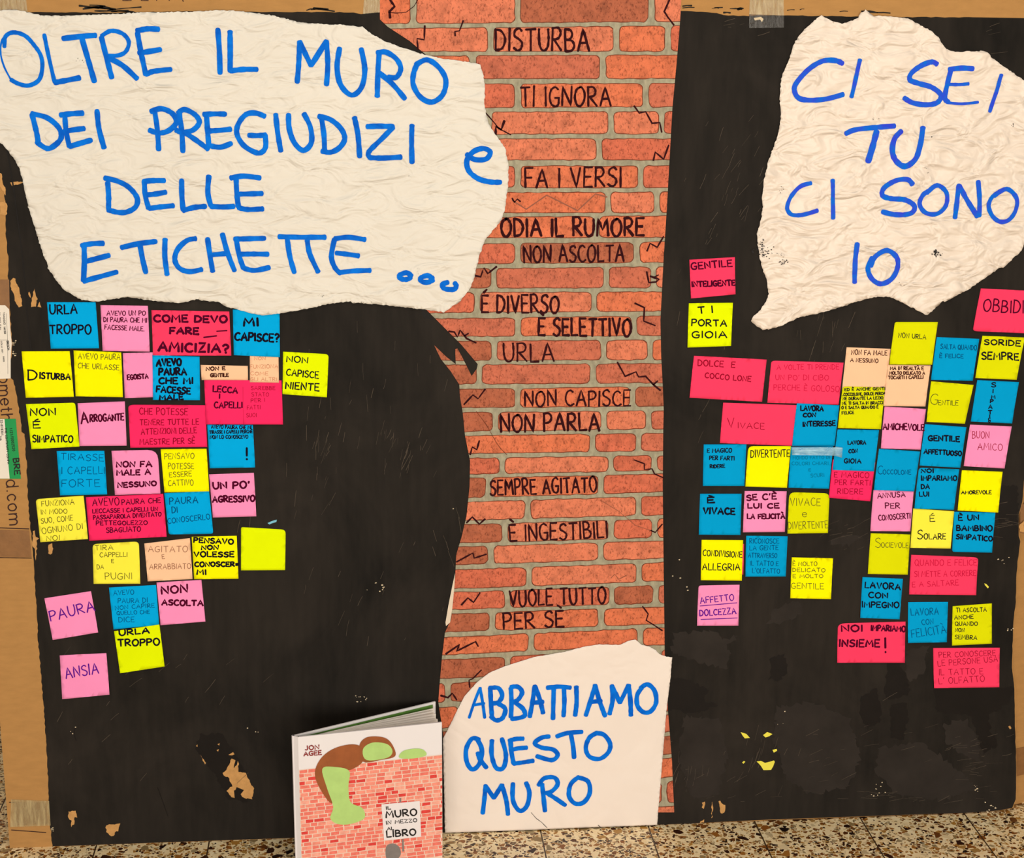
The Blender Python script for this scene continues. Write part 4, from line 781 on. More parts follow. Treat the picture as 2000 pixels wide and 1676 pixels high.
N('blue', 'TIRASSE I CAPELLI FORTE', (111, 880.5, 204, 880, 210, 964.5, 118, 966.5), 'b', 'I', [('TIRASSE', 475, 387, 808, 400, 50, 4), ('I CAPELLI', 482, 498, 818, 498, 54, 4), ('FORTE', 485, 600, 780, 595, 56, 4)])
N('pink', 'NON FA MALE A NESSUNO', (218, 880, 308, 878, 314, 962.5, 225, 966), 'm', 'I', [('NON FA', 910, 445, 1183, 443, 40, 10), ('MALE A', 912, 510, 1173, 502, 40, 10), ('NESSUNO', 922, 605, 1220, 587, 36, 10)], rnd={1: .22})
N('yellow', 'PENSAVO POTESSE ESSERE CATTIVO', (314, 877, 403.5, 876, 409, 958.5, 321.5, 961), 'g', 'I', [('PENSAVO', 1285, 385, 1515, 378, 44, 4), ('POTESSE', 1312, 460, 1510, 458, 42, 4), ('ESSERE', 1322, 525, 1495, 515, 38, 4), ('CATTIVO', 1314, 590, 1508, 585, 42, 4)])
N('pink', "UN PO' AGRESSIVO", (408.5, 926, 496, 923, 501, 1007, 416, 1010), 'm', 'I', [("UN PO'", 1663, 617, 1945, 608, 50, 11), ('AGRESSIVO', 1659, 718, 1986, 712, 44, 11)])
N('pale yellow', 'FUNZIONA IN MODO SUO, COME OGNUNO DI NOI', (70, 974.5, 163.5, 967.5, 172.5, 1051.5, 79.5, 1058), 'g', 'I', [('FUNZIONA', 327, 750, 580, 735, 40, 4), ('IN MODO', 322, 814, 525, 805, 36, 4), ('SUO, COME', 324, 885, 570, 860, 40, 4), ('OGNUNO DI', 332, 965, 648, 925, 44, 4), ('NOI', 367, 1017, 468, 1012, 36, 4)], rnd={0: .08})
N('crimson', 'AVEVO PAURA CHE LECCASSE I CAPELLI', (168, 970.5, 319, 964, 326, 1047, 175, 1055), 'm', 'I', [('AVEVO', 724, 747, 930, 740, 56, 5), ('PAURA CHE', 952, 740, 1253, 722, 38, 5), ('LECCASSE I CAPELLI UN', 724, 805, 1230, 787, 30, 5.5), ('PASSAPAROLA DIVENTATO', 730, 855, 1258, 828, 31, 5.5), ('PETTEGOLEZZO', 752, 897, 1150, 893, 31, 5.5), ('SBAGLIATO', 832, 955, 1098, 943, 36, 5.5)], wide=1)
N('blue', 'PAURA DI CONOSCERLO', (321, 962.5, 408.5, 959, 417, 1041, 330, 1043), 'b', 'I', [('PAURA', 1324, 735, 1543, 725, 52, 5), ('DI', 1344, 805, 1386, 800, 46, 5), ('CONOSCERLO', 1310, 885, 1638, 850, 40, 4.5)], rnd={2: .06, 3: .06})
N('lime', '', (471, 1029, 558, 1034, 557, 1112, 471, 1113), 'k', 'I', [], rnd={1: .1, 0: .04})
N('pale yellow', 'TIRA CAPPELLI E DA PUGNI', (181, 1062, 271.5, 1057, 274.5, 1139, 183.5, 1139), 'g', 'I', [('TIRA', 742, 1092, 883, 1090, 36, 4), ('CAPPELLI', 780, 1147, 993, 1144, 36, 4), ('E', 870, 1190, 888, 1190, 28, 4), ('DA', 759, 1240, 810, 1237, 34, 4), ('PUGNI', 822, 1318, 1030, 1315, 48, 4)], rnd={0: .1, 1: .1})
N('peach', 'AGITATO E ARRABBIATO', (282, 1061, 371, 1050.5, 376.5, 1130, 289, 1134), 'gn', 'I', [('AGITATO', 1157, 1107, 1463, 1106, 44, 4), ('E', 1266, 1160, 1284, 1158, 34, 4), ('ARRABBIATO', 1167, 1240, 1488, 1236, 40, 4)], lay=1)
N('yellow', 'PENSAVO NON VOLESSE CONOSCERMI', (374.5, 1048, 462.5, 1046, 466, 1129, 379.5, 1130), 'k', 'I', [('PENSAVO', 1512, 1032, 1818, 1047, 36, 10), ('NON', 1572, 1088, 1702, 1086, 30, 10), ('VOLESSE', 1514, 1145, 1823, 1144, 38, 10), ('CONOSCER=', 1520, 1220, 1856, 1216, 34, 10), ('MI', 1537, 1280, 1606, 1280, 36, 10)])
N('pink', 'PAURA', (87, 1168, 178, 1154, 192.5, 1233.5, 103.5, 1249), 'p', 'I', [('PAURA', 400, 1645, 742, 1562, 78, 7.5)])
N('blue', 'AVEVO PAURA DI NON CAPIRE QUELLO CHE DICE', (213, 1147, 305, 1142, 311, 1220, 222, 1229), 'b', 'I', [('AVEVO', 887, 1445, 1045, 1436, 36, 3.6), ('PAURA DI', 922, 1505, 1150, 1500, 36, 3.6), ('NON CAPIRE', 900, 1560, 1206, 1537, 31, 3.6), ('QUELLO CHE', 912, 1597, 1167, 1588, 28, 3.6), ('DICE', 927, 1655, 1048, 1652, 38, 3.6)], lay=1, curl=0)
N('pink', 'NON ASCOLTA', (306, 1137, 393.5, 1132, 401.5, 1213, 314, 1219.5), 'm', 'I', [('NON', 1262, 1435, 1463, 1420, 58, 11), ('ASCOLTA', 1264, 1520, 1582, 1525, 40, 11)])
N('lime', 'URLA TROPPO', (223, 1232, 311.5, 1219, 322, 1300, 235, 1313.5), 'k', 'M', [('URLA', 824, 142, 1028, 126, 38, 9), ('TROPPO', 814, 215, 1098, 208, 44, 9)], lay=2)
N('pink', 'ANSIA', (117, 1279.5, 208, 1275, 214.5, 1355, 122, 1364.5), 'p', 'M', [('ANSIA', 455, 437, 682, 400, 72, 6.5)])
# right of the bricks
N('red', 'GENTILE INTELIGENTE', (1346, 507, 1435, 502, 1435.5, 574, 1349, 582.5), 'm', 'G', [('GENTILE', 1397, 502, 1713, 477, 52, 9), ('INTELIGENTE', 1402, 637, 1734, 625, 40, 10)])
N('lime', 'TI PORTA GIOIA', (1345, 592, 1431, 591, 1427, 675, 1342, 678), 'k', 'G', [('T I', 1450, 845, 1562, 838, 52, 8), ('PORTA', 1400, 940, 1670, 945, 48, 8), ('GIOIA', 1402, 1035, 1670, 1033, 48, 8)])
N('red', 'DOLCE E COCCOLONE', (1355, 694.5, 1497, 702, 1487.5, 784, 1346, 776), 'dr', 'G', [('DOLCE  E', 1447, 1252, 1735, 1268, 44, 6.5), ('COCCO LONE', 1502, 1345, 1858, 1377, 40, 6.5)], wide=1, lay=1)
N('red', "A VOLTE TI PRENDE UN PO' DI CIBO", (1506, 704, 1647, 708, 1637, 790, 1498, 786), 'fr', 'H', [('A VOLTE TI PRENDE', 67, 1282, 550, 1280, 38, 4), ("UN PO' DI CIBO", 57, 1362, 470, 1365, 40, 4), ('PERCHE È GOLOSO', 42, 1440, 553, 1455, 42, 4)], wide=1, lay=1, curl=.3, rnd={0: .06})
N('peach', 'NON FA MALE A NESSUNO', (1653, 678, 1739, 681, 1729, 763, 1644, 761), 'n', 'H', [('NON FA MALE', 647, 1165, 925, 1172, 36, 5), ('A NESSUNO', 640, 1222, 855, 1230, 30, 5)], lay=1, curl=0)
N('olive lime', 'NON URLA', (1747, 628.5, 1831, 628.5, 1819, 711.5, 1735.5, 711), 'k', 'H', [('NON URLA', 1012, 1032, 1226, 1046, 36, 4.5)], lay=2, rnd={0: .05})
N('teal', 'SALTA QUANDO È FELICE', (1829, 658, 1912, 661.5, 1898.5, 743, 1817, 741), 'b', 'H', [('SALTA QUANDO', 1342, 1120, 1623, 1130, 36, 4.5), ('È FELICE', 1334, 1190, 1518, 1192, 30, 4.5)])
N('olive lime', 'SORIDE SEMPRE', (1918, 655.5, 2001, 659, 1984, 741, 1903.5, 737.5), 'k', 'H', [('SORIDE', 1682, 1085, 1963, 1102, 40, 8), ('SEMPRE', 1662, 1200, 1948, 1208, 52, 9)])
N('red', 'OBBIDI', (1915, 563, 2058, 570, 2045, 652, 1898.5, 646), 'm', 'H', [('OBBIDI', 1675, 825, 1985, 845, 94, 8)], wide=1, rnd={3: .06})
N('peach', 'MA IN REALTÀ E MOLTO DELICATO', (1733.5, 712, 1817, 713, 1806, 793, 1724, 792), 'n', 'H', [('MA IN REALTÀ E', 950, 1283, 1208, 1285, 25, 6), ('MOLTO DELICATO A', 944, 1320, 1218, 1320, 23, 5.5), ('TOCARTI I CAPELLI', 934, 1357, 1206, 1352, 25, 5.5)], lay=2)
N('olive lime', 'GENTILE', (1818, 744.5, 1901, 751.5, 1883.5, 827, 1808, 823), 'k', 'H', [('G', 1262, 1552, 1318, 1556, 78, 3.6), ('ENTILE', 1325, 1556, 1478, 1562, 36, 3.6)])
N('teal', 'SIMPATICO', (1908, 742, 1989.5, 746, 1975, 826, 1895, 822.5), 'k', 'H', [('S', 1738, 1418, 1770, 1420, 36, 7), ('I', 1750, 1464, 1756, 1464, 30, 7), ('M', 1738, 1508, 1766, 1508, 26, 7), ('P', 1730, 1540, 1752, 1540, 24, 7), ('A', 1716, 1586, 1742, 1586, 30, 7), ('T', 1712, 1627, 1740, 1627, 28, 7), ('I', 1722, 1652, 1728, 1652, 18, 7), ('C', 1712, 1676, 1728, 1676, 18, 6), ('O', 1712, 1690, 1726, 1690, 12, 5)])
N('olive lime', 'ED È ANCHE GENTILE', (1645, 754, 1728, 756, 1719, 837, 1635, 835), 'k', 'H', [('ED È ANCHE GENTI', 594, 1448, 908, 1440, 22, 5), (',COCCOLONE, DOLCE PERCH', 580, 1485, 905, 1478, 21, 5), ('NE DURANTE LA LEZIO', 580, 1520, 892, 1512, 22, 5), ('NE TI SALTA IN BRACCI', 577, 1555, 890, 1550, 22, 5), ('O E SALTA QUANDO È', 570, 1588, 855, 1583, 21, 5), ('FELICE', 572, 1630, 664, 1625, 21, 5)], lay=3, rnd={0: .08})
N('teal', 'LAVORA CON INTERESSE', (1555.5, 787, 1638.5, 791, 1629, 870, 1546, 870), 'k', 'H', [('LAVORA', 252, 1600, 426, 1605, 36, 9), ('CON', 272, 1650, 368, 1650, 30, 9), ('INTERESSE', 270, 1724, 520, 1718, 36, 9)], lay=3, curl=.2)
N('red', 'VIVACE', (1412, 786, 1560, 791, 1550, 870.5, 1405.5, 865), 'dr', 'K', [('V', 1680, 138, 1730, 136, 72, 4.5), ('IVACE', 1758, 142, 1963, 150, 44, 4.5)], wide=1, lay=1, curl=.1)
N('pink', 'AMICHEVOLE', (1727, 793.5, 1808, 798.5, 1797, 877.5, 1719, 874.5), 'm', 'L', [('AMICHEVOLE', 893, 152, 1213, 160, 46, 9)])
N('teal', 'LAVORA CON GIOIA', (1635, 838, 1716, 839, 1706, 920, 1625, 917), 'k', 'L', [('LAVORA', 620, 268, 758, 268, 28, 7), ('CON', 627, 335, 693, 332, 27, 7), ('GIOIA', 590, 412, 720, 415, 32, 7)], lay=3, curl=.3)
N('teal', 'GENTILE AFFETTUOSO', (1806, 828, 1887, 834, 1874.5, 913, 1794.5, 908), 'k', 'L', [('GENTILE', 1247, 240, 1488, 247, 40, 10), ('AFFETTUOSO', 1212, 340, 1503, 357, 34, 9)], lay=1)
N('pink', 'BUON AMICO', (1894, 829, 1975.5, 832.5, 1960.5, 914, 1881, 909.5), 'dr', 'L', [('BUON', 1590, 222, 1720, 222, 54, 4), ('AMICO', 1630, 310, 1823, 315, 52, 4)])
N('teal', 'E MAGICO PER FARTI RIDERE', (1374, 867.5, 1457.5, 867.5, 1453, 948, 1372, 948), 'k', 'K', [('E MAGICO', 1520, 332, 1710, 332, 31, 6), ('PER FARTI', 1537, 388, 1730, 393, 29, 6), ('RIDERE', 1542, 453, 1656, 450, 25, 6)])
N('yellow', 'DIVERTENTE', (1461, 871, 1544.5, 871, 1536, 951.5, 1455, 949.5), 'k', 'K', [('DIVERTENTE', 1860, 372, 2162, 366, 56, 5.5)], rnd={0: .12})
N('teal', 'MONDO FATTO DI COLORI CHIARI E SCURI', (1544.5, 872, 1627, 871, 1618, 953.5, 1539, 951.5), 'fb', 'L', [('MONDO FATTO DI', 192, 385, 478, 382, 24, 3.4), ('COLORI CHIARI', 184, 430, 467, 428, 24, 3.4), ('E', 314, 478, 330, 478, 20, 3.4), ('SCURI', 330, 525, 434, 518, 26, 3.4)])
N('crimson', 'E MAGICO PER FARTI RIDERE', (1626, 897, 1709, 903, 1699, 978.5, 1618, 971.5), 'dr', 'L', [('E MAGICO', 514, 525, 784, 530, 40, 4.5), ('PER FARTI', 519, 582, 794, 588, 38, 4.5), ('RIDERE', 539, 652, 736, 658, 40, 4.5)], lay=1, curl=.4)
N('teal', 'COCCOLONE', (1716, 876, 1796.5, 881.5, 1784.5, 959, 1705.5, 956), 'b', 'L', [('C', 852, 498, 888, 500, 62, 4), ('OCCOLONE', 893, 500, 1110, 502, 34, 4)], lay=1)
N('teal', 'NOI IMPARIAMO DA LUI', (1794, 913, 1873, 916, 1862, 995, 1784.5, 992), 'k', 'L', [('NOI', 1192, 490, 1286, 488, 28, 8), ('IMPARIAMO', 1192, 550, 1468, 550, 36, 8), ('DA', 1192, 615, 1254, 615, 34, 8), ('LUI', 1177, 672, 1250, 672, 34, 8)], rnd={0: .08})
N('yellow', 'AMOREVOLE', (1878, 918, 1957.5, 921, 1948, 1000, 1869, 996), 'k', 'L', [('AMOREVOLE', 1504, 655, 1736, 655, 26, 6)])
N('teal', 'È VIVACE', (1367, 964, 1448, 964, 1445.5, 1044, 1364, 1043), 'k', 'K', [('È', 1524, 725, 1575, 722, 42, 11), ('VIVACE', 1490, 808, 1733, 814, 46, 12)])
N('pink', "SE C'È LUI CE LA FELICITÀ", (1454, 958.5, 1536, 959, 1532, 1038, 1450, 1038.5), 'm', 'K', [("SE C'È", 1828, 705, 2058, 695, 42, 10), ('LUI CE', 1837, 765, 2078, 765, 36, 10), ('LA FELICITÀ', 1832, 847, 2122, 847, 35, 10)])
N('olive lime', 'VIVACE e DIVERTENTE', (1541, 961, 1620, 963, 1616, 1040, 1537, 1041), 'g', 'L', [('VIVACE', 172, 747, 406, 747, 58, 4), ('e', 264, 833, 298, 833, 54, 4), ('DIVERTENTE', 154, 927, 463, 918, 54, 4)], rnd={0: .14, 1: .14})
N('pink', 'ANNUSA PER CONOSCERTI', (1705.5, 956.5, 1784, 959, 1777, 1037, 1698.5, 1036), 'm', 'L', [('ANNUSA', 852, 690, 1066, 676, 38, 6), ('PER', 912, 766, 1024, 766, 40, 6), ('CONOSCERTI', 860, 860, 1106, 846, 40, 6)])
N('pale yellow', 'É SOLARE', (1783, 992.5, 1863, 998, 1855, 1070, 1777, 1069), 'k', 'L', [('É', 1260, 870, 1297, 868, 48, 5), ('S', 1162, 1005, 1200, 1005, 72, 6), ('OLARE', 1212, 1005, 1380, 1006, 42, 6)])
N('teal', 'È UN BAMBINO SIMPATICO', (1863, 999, 1943.5, 1000.5, 1936, 1078, 1858.5, 1077), 'k', 'L', [('È UN', 1482, 860, 1638, 858, 40, 9), ('BAMBINO', 1467, 940, 1743, 942, 40, 9), ('SIMPATICO', 1464, 1003, 1743, 1022, 36, 9)], rnd={3: .06})
N('red', 'hidden', (1373, 1060, 1453, 1062, 1451.5, 1122, 1371, 1120), 'm', 'K', [], lay=0, curl=0)
N('yellow', 'CONDIVISIONE ALLEGRIA', (1370, 1054, 1451, 1054.5, 1448, 1133, 1368, 1132), 'k', 'K', [('CONDIVISIONE', 1487, 1135, 1790, 1150, 44, 5.5), ('ALLEGRIA', 1482, 1245, 1773, 1248, 48, 6)], lay=1)
N('teal', 'RICONOSCE LA GENTE ATTRAVERSO IL TATTO', (1457, 1046, 1538, 1047, 1534, 1125, 1455, 1125), 'b', 'K', [('RICONOSCE', 1850, 1040, 2078, 1040, 37, 4), ('LA GENTE', 1850, 1092, 2073, 1090, 34, 4), ('ATTRAVERSO', 1840, 1150, 2063, 1152, 34, 4), ('IL TATTO E', 1854, 1210, 2073, 1215, 35, 4), ("L'OLFATTO", 1870, 1268, 2083, 1272, 36, 4)])
N('yellow', 'E MOLTO DELICATO E MOLTO GENTILE', (1546, 1088, 1626.5, 1090, 1622, 1169, 1542.5, 1167), 'g', 'L', [('È MOLTO', 192, 1215, 380, 1215, 32, 4), ('DELICATO', 190, 1260, 443, 1263, 28, 4), ('E MOLTO', 192, 1308, 426, 1308, 27, 4), ('GENTILE', 178, 1390, 430, 1395, 42, 4)])
N('olive lime', 'SOCIEVOLE', (1700, 1041, 1777.5, 1043.5, 1771.5, 1121, 1694, 1120), 'g', 'L', [('S', 832, 1070, 872, 1072, 72, 4), ('OCIEVOLE', 880, 1070, 1090, 1076, 38, 4)])
N('red', 'QUANDO E FELICE SI METTE A CORRERE', (1779, 1083, 1910, 1088, 1905, 1161, 1774.5, 1160), 'fr', 'L', [('QUANDO E FELICE', 1142, 1215, 1623, 1210, 46, 4.5), ('SI METTE A CORRERE', 1139, 1300, 1616, 1293, 42, 4.5), ('E A SALTARE', 1122, 1380, 1480, 1364, 40, 4.5)], wide=1, rnd={1: .08})
N('pink', 'AFFETTO DOLCEZZA', (1364, 1143, 1444, 1141.5, 1441.5, 1221, 1360.5, 1220.5), 'p', 'K', [('AFFETTO', 1467, 1508, 1728, 1482, 46, 6), ('-', 1465, 1550, 1752, 1526, 48, 5), ('DOLCEZZA', 1462, 1605, 1743, 1587, 44, 7), ('-', 1470, 1652, 1755, 1642, 48, 5)], rnd={0: .06})
N('teal', 'LAVORA CON IMPEGNO', (1684, 1126.5, 1763, 1130, 1756, 1208.5, 1679, 1205.5), 'k', 'L', [('LAVORA', 754, 1385, 1028, 1402, 46, 9), ('CON', 782, 1462, 928, 1466, 40, 9), ('IMPEGNO', 730, 1535, 1016, 1541, 42, 9)])
N('teal', 'LAVORA CON FELICITÀ', (1773, 1175.5, 1851, 1175, 1848, 1253, 1772, 1254.5), 'b', 'Q', [('LAVORA', 982, 6, 1170, -2, 46, 3.8), ('CON', 1057, 70, 1136, 60, 36, 3.8), ('FELICITÀ', 987, 155, 1222, 125, 54, 3.8)])
N('olive lime', 'TI ASCOLTA ANCHE QUANDO NON SEMBRA', (1860, 1183.5, 1936.5, 1178, 1936, 1256, 1858, 1259.5), 'k', 'Q', [('TI ASCOLTA', 1292, -18, 1500, -22, 28, 4.4), ('ANCHE', 1280, 32, 1410, 26, 26, 4.6), ('QUANDO', 1285, 75, 1438, 75, 26, 4.6), ('NON', 1285, 117, 1347, 117, 24, 4.6), ('SEMBRA', 1282, 165, 1433, 170, 28, 4.6)])
N('red', 'NOI IMPARIAMO INSIEME!', (1636, 1217, 1768, 1213.5, 1766, 1293, 1634, 1293), 'm', 'Q', [('NOI', 505, 115, 646, 112, 40, 10), ('IMPARIAMO', 707, 108, 942, 116, 36, 9), ('INSIEME', 489, 217, 764, 221, 46, 10), ('!', 803, 258, 811, 258, 95, 11)], wide=1, rnd={0: .12})
N('red', 'PER CONOSCERE LE PERSONE USA IL TATTO', (1822, 1265, 1952, 1264.5, 1950.5, 1341, 1823, 1342.5), 'dr', 'Q', [('PER CONOSCERE', 1174, 295, 1563, 280, 36, 3.4), ('LE PERSONE USA', 1167, 355, 1578, 322, 38, 3.4), ('IL TATTO E', 1174, 415, 1476, 406, 40, 3.4), ("L' OLFATTO", 1172, 475, 1486, 457, 40, 3.4)], wide=1)

COLW = {'crimson': 'crimson', 'teal': 'blue', 'olive lime': 'lime green', 'lime': 'lime green'}
INKW = {'k': 'black', 'm': 'dark', 'dr': 'dark red', 'fr': 'faint red', 'g': 'thin grey', 'b': 'dark blue', 'fb': 'faint blue', 'n': 'brown', 'fn': 'faint', 'gn': 'grey', 'p': 'purple'}
def inv_bilinear(c, x, z):
    u, v = .5, .5
    for _ in range(6):
        px = (1 - v) * ((1 - u) * c[0][0] + u * c[1][0]) + v * ((1 - u) * c[3][0] + u * c[2][0]); pz = (1 - v) * ((1 - u) * c[0][1] + u * c[1][1]) + v * ((1 - u) * c[3][1] + u * c[2][1])
        ux = (1 - v) * (c[1][0] - c[0][0]) + v * (c[2][0] - c[3][0]); uz = (1 - v) * (c[1][1] - c[0][1]) + v * (c[2][1] - c[3][1])
        vx = (1 - u) * (c[3][0] - c[0][0]) + u * (c[2][0] - c[1][0]); vz = (1 - u) * (c[3][1] - c[0][1]) + u * (c[2][1] - c[1][1])
        det = ux * vz - uz * vx; ex, ez = x - px, z - pz
        u += (ex * vz - ez * vx) / det; v += (ux * ez - uz * ex) / det
    return u, v
rs = random.Random(3)
for c, key, co, ik, reg, lines, kw in NOTES:
    cp = [P(co[i], co[i + 1]) for i in (0, 2, 4, 6)]
    lay = kw.get('lay', 1); curl = .0019 * kw.get('curl', 1); tw, wr = rs.uniform(-.45, .45), rs.uniform(0, .0005); ph = rs.uniform(0, 9)
    basez = .0012 + .0005 * lay
    def hf(x, z, cp=cp, basez=basez, curl=curl, tw=tw, wr=wr, ph=ph):
        u, v = inv_bilinear(cp, x, z)
        t = max(0, v - .25) / .75
        return basez + curl * (t * t) * (1 + tw * (u - .5) * 2) + (wr * (math.sin(u * 5 + ph) * math.sin(v * 4 + ph)) * .5 + wr * .5 if curl > 0 else 0)
    rnd = kw.get('rnd', {})
    out = []
    for i in range(4):
        p, a, b = cp[i], cp[i - 1], cp[(i + 1) % 4]
        r = rnd.get(i, 0)
        if r:
            for t in (0, .25, .5, .75, 1):
                q0 = [p[k] + (a[k] - p[k]) * r for k in (0, 1)]; q1 = [p[k] + (b[k] - p[k]) * r for k in (0, 1)]
                out.append(tuple((1 - t) ** 2 * q0[k] + 2 * t * (1 - t) * p[k] + t * t * q1[k] for k in (0, 1)))
        else: out.append(p)
    dense = []
    for i in range(len(out)):
        a, b = out[i], out[(i + 1) % len(out)]; k = max(1, int(math.hypot(b[0] - a[0], b[1] - a[1]) / .01))
        dense += [(a[0] + (b[0] - a[0]) * j / k, a[1] + (b[1] - a[1]) * j / k) for j in range(k)]
    o = sheet('sticky_note', dense, hf, NC[c], .010, None, (), .00018)
    size = 'wide' if kw.get('wide') else 'square'
    cw = COLW.get(c, c)
    if key == 'hidden': lb = 'red sticky note almost hidden behind the yellow CONDIVISIONE note'
    elif key == '': lb = 'blank lime green sticky note with nothing written on it, below the UN PO AGRESSIVO note'
    else: lb = '%s %s sticky note reading %s in %s ink' % (cw, size, key, INKW[ik])
    ws = lb.split()
    if len(ws) > 16: lb = '%s sticky note reading %s' % (cw, key)
    tag(o, lb, 'sticky note', 'sticky notes on the black board')
    hk = lambda x, z, hf=hf: hf(x, z) + .00030
    for ikk, ls in ((ik, lines),) + ((kw['extra'],) if 'extra' in kw else ()):
        ink = Ink(hk)
        for (s, x0, y0, x1, y1, h, wd) in ls:
            sc_ = ZS(reg)
            text(ink, s, Z(reg, x0, y0), Z(reg, x1, y1), h / sc_, wd / sc_ * (1.22 if wd >= 5 else 1.1), P2, .06, .12)
        ink.done('handwriting', IK[ikk], o)
# clear tape across two blue notes
def tape_mat():
    m, nt, b = nodes_of('shiny_clear_tape')
    n = tex_noise(nt, 60, 3, .6, pos(nt, (1, 1, 3)))
    b.inputs['Base Color'].default_value = (*lin((150, 205, 232)), 1); b.inputs['Roughness'].default_value = .15; b.inputs['Specular IOR Level'].default_value = .8
    rr = nt.nodes.new('ShaderNodeMapRange'); rr.inputs[1].default_value = .35; rr.inputs[2].default_value = .7; rr.inputs[3].default_value = .3; rr.inputs[4].default_value = .85
    link(nt, n.outputs['Fac'], rr.inputs[0]); link(nt, rr.outputs[0], b.inputs['Alpha']); bump(nt, b, n.outputs['Fac'], .4, .002); return m
tp = [P(*Z('L', *p)) for p in ((176, 285), (510, 288), (522, 282), (575, 290), (568, 368), (510, 352), (180, 348))]
tag(sheet('clear_tape', tp, lambda x, z: .0062, tape_mat(), .012, None, (), .0001), 'shiny clear tape strip across the tops of two blue notes right of the bricks', 'tape')

# ================================================================ BOOK standing in front
HB = P(849, 1369.5, -.006)[1]
BR_ = PH(849, 1369.5, HB); FR_ = PH(863, 1411, HB); SB = PH(569.5, 1436.5, HB); SF = PH(582, 1440, HB)
M_COVER = mat('glossy_white_cover', (232, 228, 232), .4, .01, 20, spec=.15)
M_PAGE = mat('page_paper', (240, 234, 228), .7, .04, 60)
M_PGREEN = mat('green_endpaper', (84, 128, 52), .6, .2, 40)
book = empty('picture_book', (SF[0], SF[1], 0))
tag(book, 'hardback picture book with brick wall cover standing half open on the floor before the board', 'book')
def slab(name, a, b, th, z0, z1, m, parent, side=1):
    d = Vector((b[0] - a[0], b[1] - a[1], 0)); n = Vector((-d.y, d.x, 0)).normalized() * th * side
    V = []
    for p in ((a[0], a[1]), (b[0], b[1]), (b[0] + n.x, b[1] + n.y), (a[0] + n.x, a[1] + n.y)):
        V += [(p[0], p[1], z0), (p[0], p[1], z1)]
    return mesh(name, V, [(0, 2, 3, 1), (2, 4, 5, 3), (4, 6, 7, 5), (6, 0, 1, 7), (1, 3, 5, 7), (0, 6, 4, 2)], m, parent)
slab('front_cover', SF, FR_, .003, .001, HB, M_COVER, book)
fc = [o for o in book.children if o.name.startswith('front_cover')][0]
slab('back_cover', SB, BR_, .003, .001, HB, M_COVER, book, -1)
slab('spine', SB, SF, .003, .001, HB, M_COVER, book, 1)
inn = lambda t, p, q: (p[0] + (q[0] - p[0]) * t, p[1] + (q[1] - p[1]) * t)
mS = ((SB[0] + SF[0]) / 2 + .006, (SB[1] + SF[1]) / 2)
for k in range(6):
    t = .22 + .13 * k
    e = inn(t, BR_, FR_); e = (e[0] - .004 - .003 * (k % 2), e[1])
    s0 = (mS[0] + .001, mS[1] + (.5 - t) * .004)
    slab('page', s0, e, .0012 if k in (0, 5) else .003, .004, HB - .005, M_PAGE, book, 1)
gd = inn(.06, BR_, FR_)
slab('endpaper', (mS[0], mS[1] + .003), (gd[0] - .004, gd[1] - .001), .0008, .004, HB - .004, M_PGREEN, book, 1)
# cover print, laid on the front cover plane
cd_ = Vector((FR_[0] - SF[0], FR_[1] - SF[1], 0)); CW = cd_.length; cu = cd_.normalized(); cn = Vector((cu.y, -cu.x, 0))
def CP(px, py):
    """place on the front cover seen at a pixel of the photograph -> (u, z)"""
    v = ray(px, py); p0 = Vector((SF[0], SF[1], 0)); t = (p0 - CAM).dot(cn) / v.dot(cn); q = CAM + v * t
    return ((q - p0).dot(cu), q.z)
def c3(u, z, lift): q = Vector((SF[0], SF[1], 0)) + cu * u + cn * lift; return (q.x, q.y, z)
def cover_print(name, polys, mats, lift, idx=None, label=None):
    V, Fs, id2 = [], [], []
    for pi, poly in enumerate(polys):
        vs = [Vector(p) for p in poly]
        ov, oe, of, *_ = delaunay_2d_cdt(vs, [], [list(range(len(vs)))], 1, 1e-7); k = len(V)
        V += [c3(p[0], p[1], lift) for p in ov]
        for f in of:
            a, b, c = (ov[i] for i in f[:3])
            if (b[0] - a[0]) * (c[1] - a[1]) - (b[1] - a[1]) * (c[0] - a[0]) < 0: f = list(reversed(f))
            Fs.append([i + k for i in f]); id2.append(idx[pi] if idx else 0)
    return mesh(name, V, Fs, mats, fc, idx=id2, label=label)
cz = lambda x, y: CP(*Z('N', x, y))
WT = HB - (CP(*Z('N', 700, 800))[1] - CP(*Z('N', 700, 1023))[1])
M_CM = mat('cream_mortar_print', (236, 208, 192), .45, .04, 80, spec=.1)
CB = [mat('cover_brick_%s' % n, c, .45, .12, 160, spec=.1) for n, c in (('rose', (232, 122, 108)), ('salmon', (238, 148, 130)), ('red', (218, 70, 66)), ('pale', (240, 168, 150)))]
cover_print('brick_print', [[(.0, .002), (CW, .002), (CW, WT), (0, WT)]], M_CM, .0004)
polys, idx = [], []
z = WT - .0012; r = 0
bw, bh = .0168, .0072
while z > .01:
    x = .0005 - (bw * .5 if r % 2 else 0)
    while x < CW:
        w_ = bw * random.uniform(.72, 1.12); a, b = max(.0004, x + .0008), min(CW - .0003, x + w_ - .0008)
        if b - a > .002:
            j = lambda: random.uniform(-.0004, .0004)
            polys.append([(a + j(), z - bh + .0014 + j()), (b + j(), z - bh + .0014 + j()), (b + j(), z + j()), (a + j(), z + j())])
            pr = random.random(); deep = .32 if .5 < a / CW < 1 and .06 < z < .15 else .1
            idx.append(2 if pr < deep else 0 if pr < .55 else 1 if pr < .85 else 3)
        x += w_
    z -= bh; r += 1
cover_print('brick_print', polys, CB, .0007, idx)
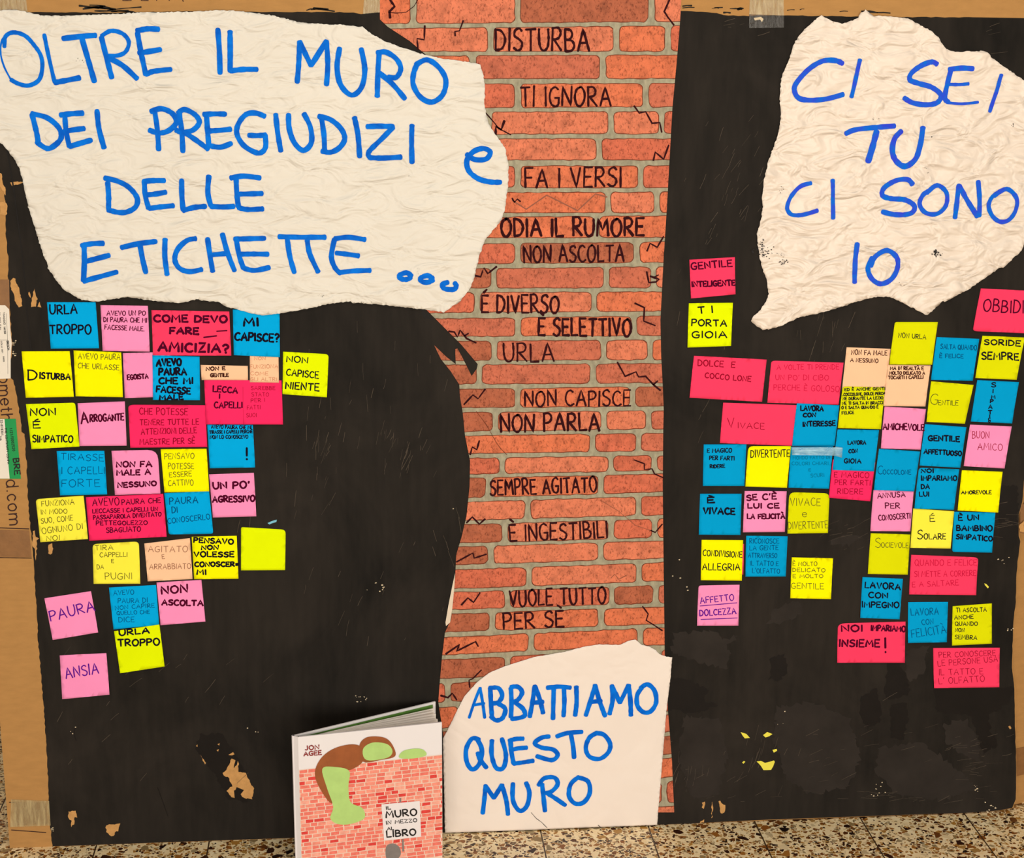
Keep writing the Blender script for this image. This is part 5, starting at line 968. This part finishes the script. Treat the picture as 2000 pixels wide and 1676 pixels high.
# plain coloured shapes where the illustration is
M_OBR = mat('brown_illustration', (150, 84, 44), .4, .12, 60, spec=.3); M_OGR = mat('pale_green_illustration', (176, 212, 126), .4, .06, 50, spec=.3); M_OGY = mat('grey_illustration', (128, 122, 120), .4, .12, 60)
sm = lambda pts, sub=5: smooth_line(pts, sub, True)
cover_print('brown_shape', [sm([cz(*p) for p in ((735, 920), (660, 893), (540, 920), (450, 985), (405, 1080), (430, 1180), (520, 1300), (560, 1180), (600, 1080), (660, 1065), (735, 1010))])], M_OBR, .0010)
cover_print('green_shape', [sm([cz(*p) for p in ((455, 1062), (540, 1048), (640, 1075), (635, 1180), (650, 1290), (730, 1330), (745, 1400), (650, 1440), (560, 1440), (510, 1400), (530, 1320), (490, 1200))])], M_OGR, .0013)
cover_print('brown_shape', [sm([cz(*p) for p in ((710, 905), (750, 850), (825, 838), (900, 855), (945, 910), (955, 975), (860, 1000), (735, 1012))])], M_OBR, .0012)
cover_print('green_shape', [sm([cz(*p) for p in ((735, 925), (800, 880), (900, 890), (938, 940), (900, 985), (760, 1000))])], M_OGR, .0015)
cover_print('green_shape', [sm([cz(*p) for p in ((985, 985), (1010, 940), (1090, 922), (1150, 930), (1170, 968), (1080, 990))])], M_OGR, .0011)
cover_print('grey_shape', [sm([cz(*p) for p in ((890, 1640), (900, 1590), (945, 1575), (985, 1600), (995, 1650), (960, 1690), (905, 1690))])], M_OGY, .0011)
cover_print('sign_post', [[cz(*p) for p in ((1003, 1545), (1015, 1545), (1018, 1630), (1006, 1630))], [cz(*p) for p in ((985, 1262), (998, 1262), (998, 1290), (986, 1290))]], M_OGY, .0010)
cover_print('title_panel', [[cz(*p) for p in ((862, 1305), (1125, 1282), (1135, 1528), (880, 1553))]], M_COVER, .0014)
def cover_text(name, items, m, lift):
    V, Fs = [], []
    for s, x0, y0, x1, y1, h, wd in items:
        ink = Ink(lambda x, z: 0)
        text(ink, s, Z('N', x0, y0), Z('N', x1, y1), h / 3.522, wd / 3.522, lambda px, py: CP(px, py), .02, .08)
        k = len(V)
        V += [c3(v[0], v[2], lift - v[1]) for v in ink.V]; Fs += [tuple(i + k for i in f) for f in ink.F]
    return mesh(name, V, Fs, m, fc)
cover_text('author_lettering', [('JON', 338, 933, 434, 925, 28, 8), ('AGEE', 330, 974, 450, 964, 28, 8)], mat('maroon_print', (142, 52, 52), .4, .03), .0006)
cover_text('title_lettering', [('IL', 895, 1340, 926, 1337, 20, 6), ('MURO', 895, 1397, 1105, 1378, 44, 10), ('IN MEZZO', 895, 1442, 1106, 1424, 23, 5.5), ('AL', 902, 1482, 946, 1478, 20, 5.5), ('LIBRO', 900, 1530, 1098, 1515, 42, 10)], mat('black_title_print', (24, 22, 24), .4, .03), .0018)
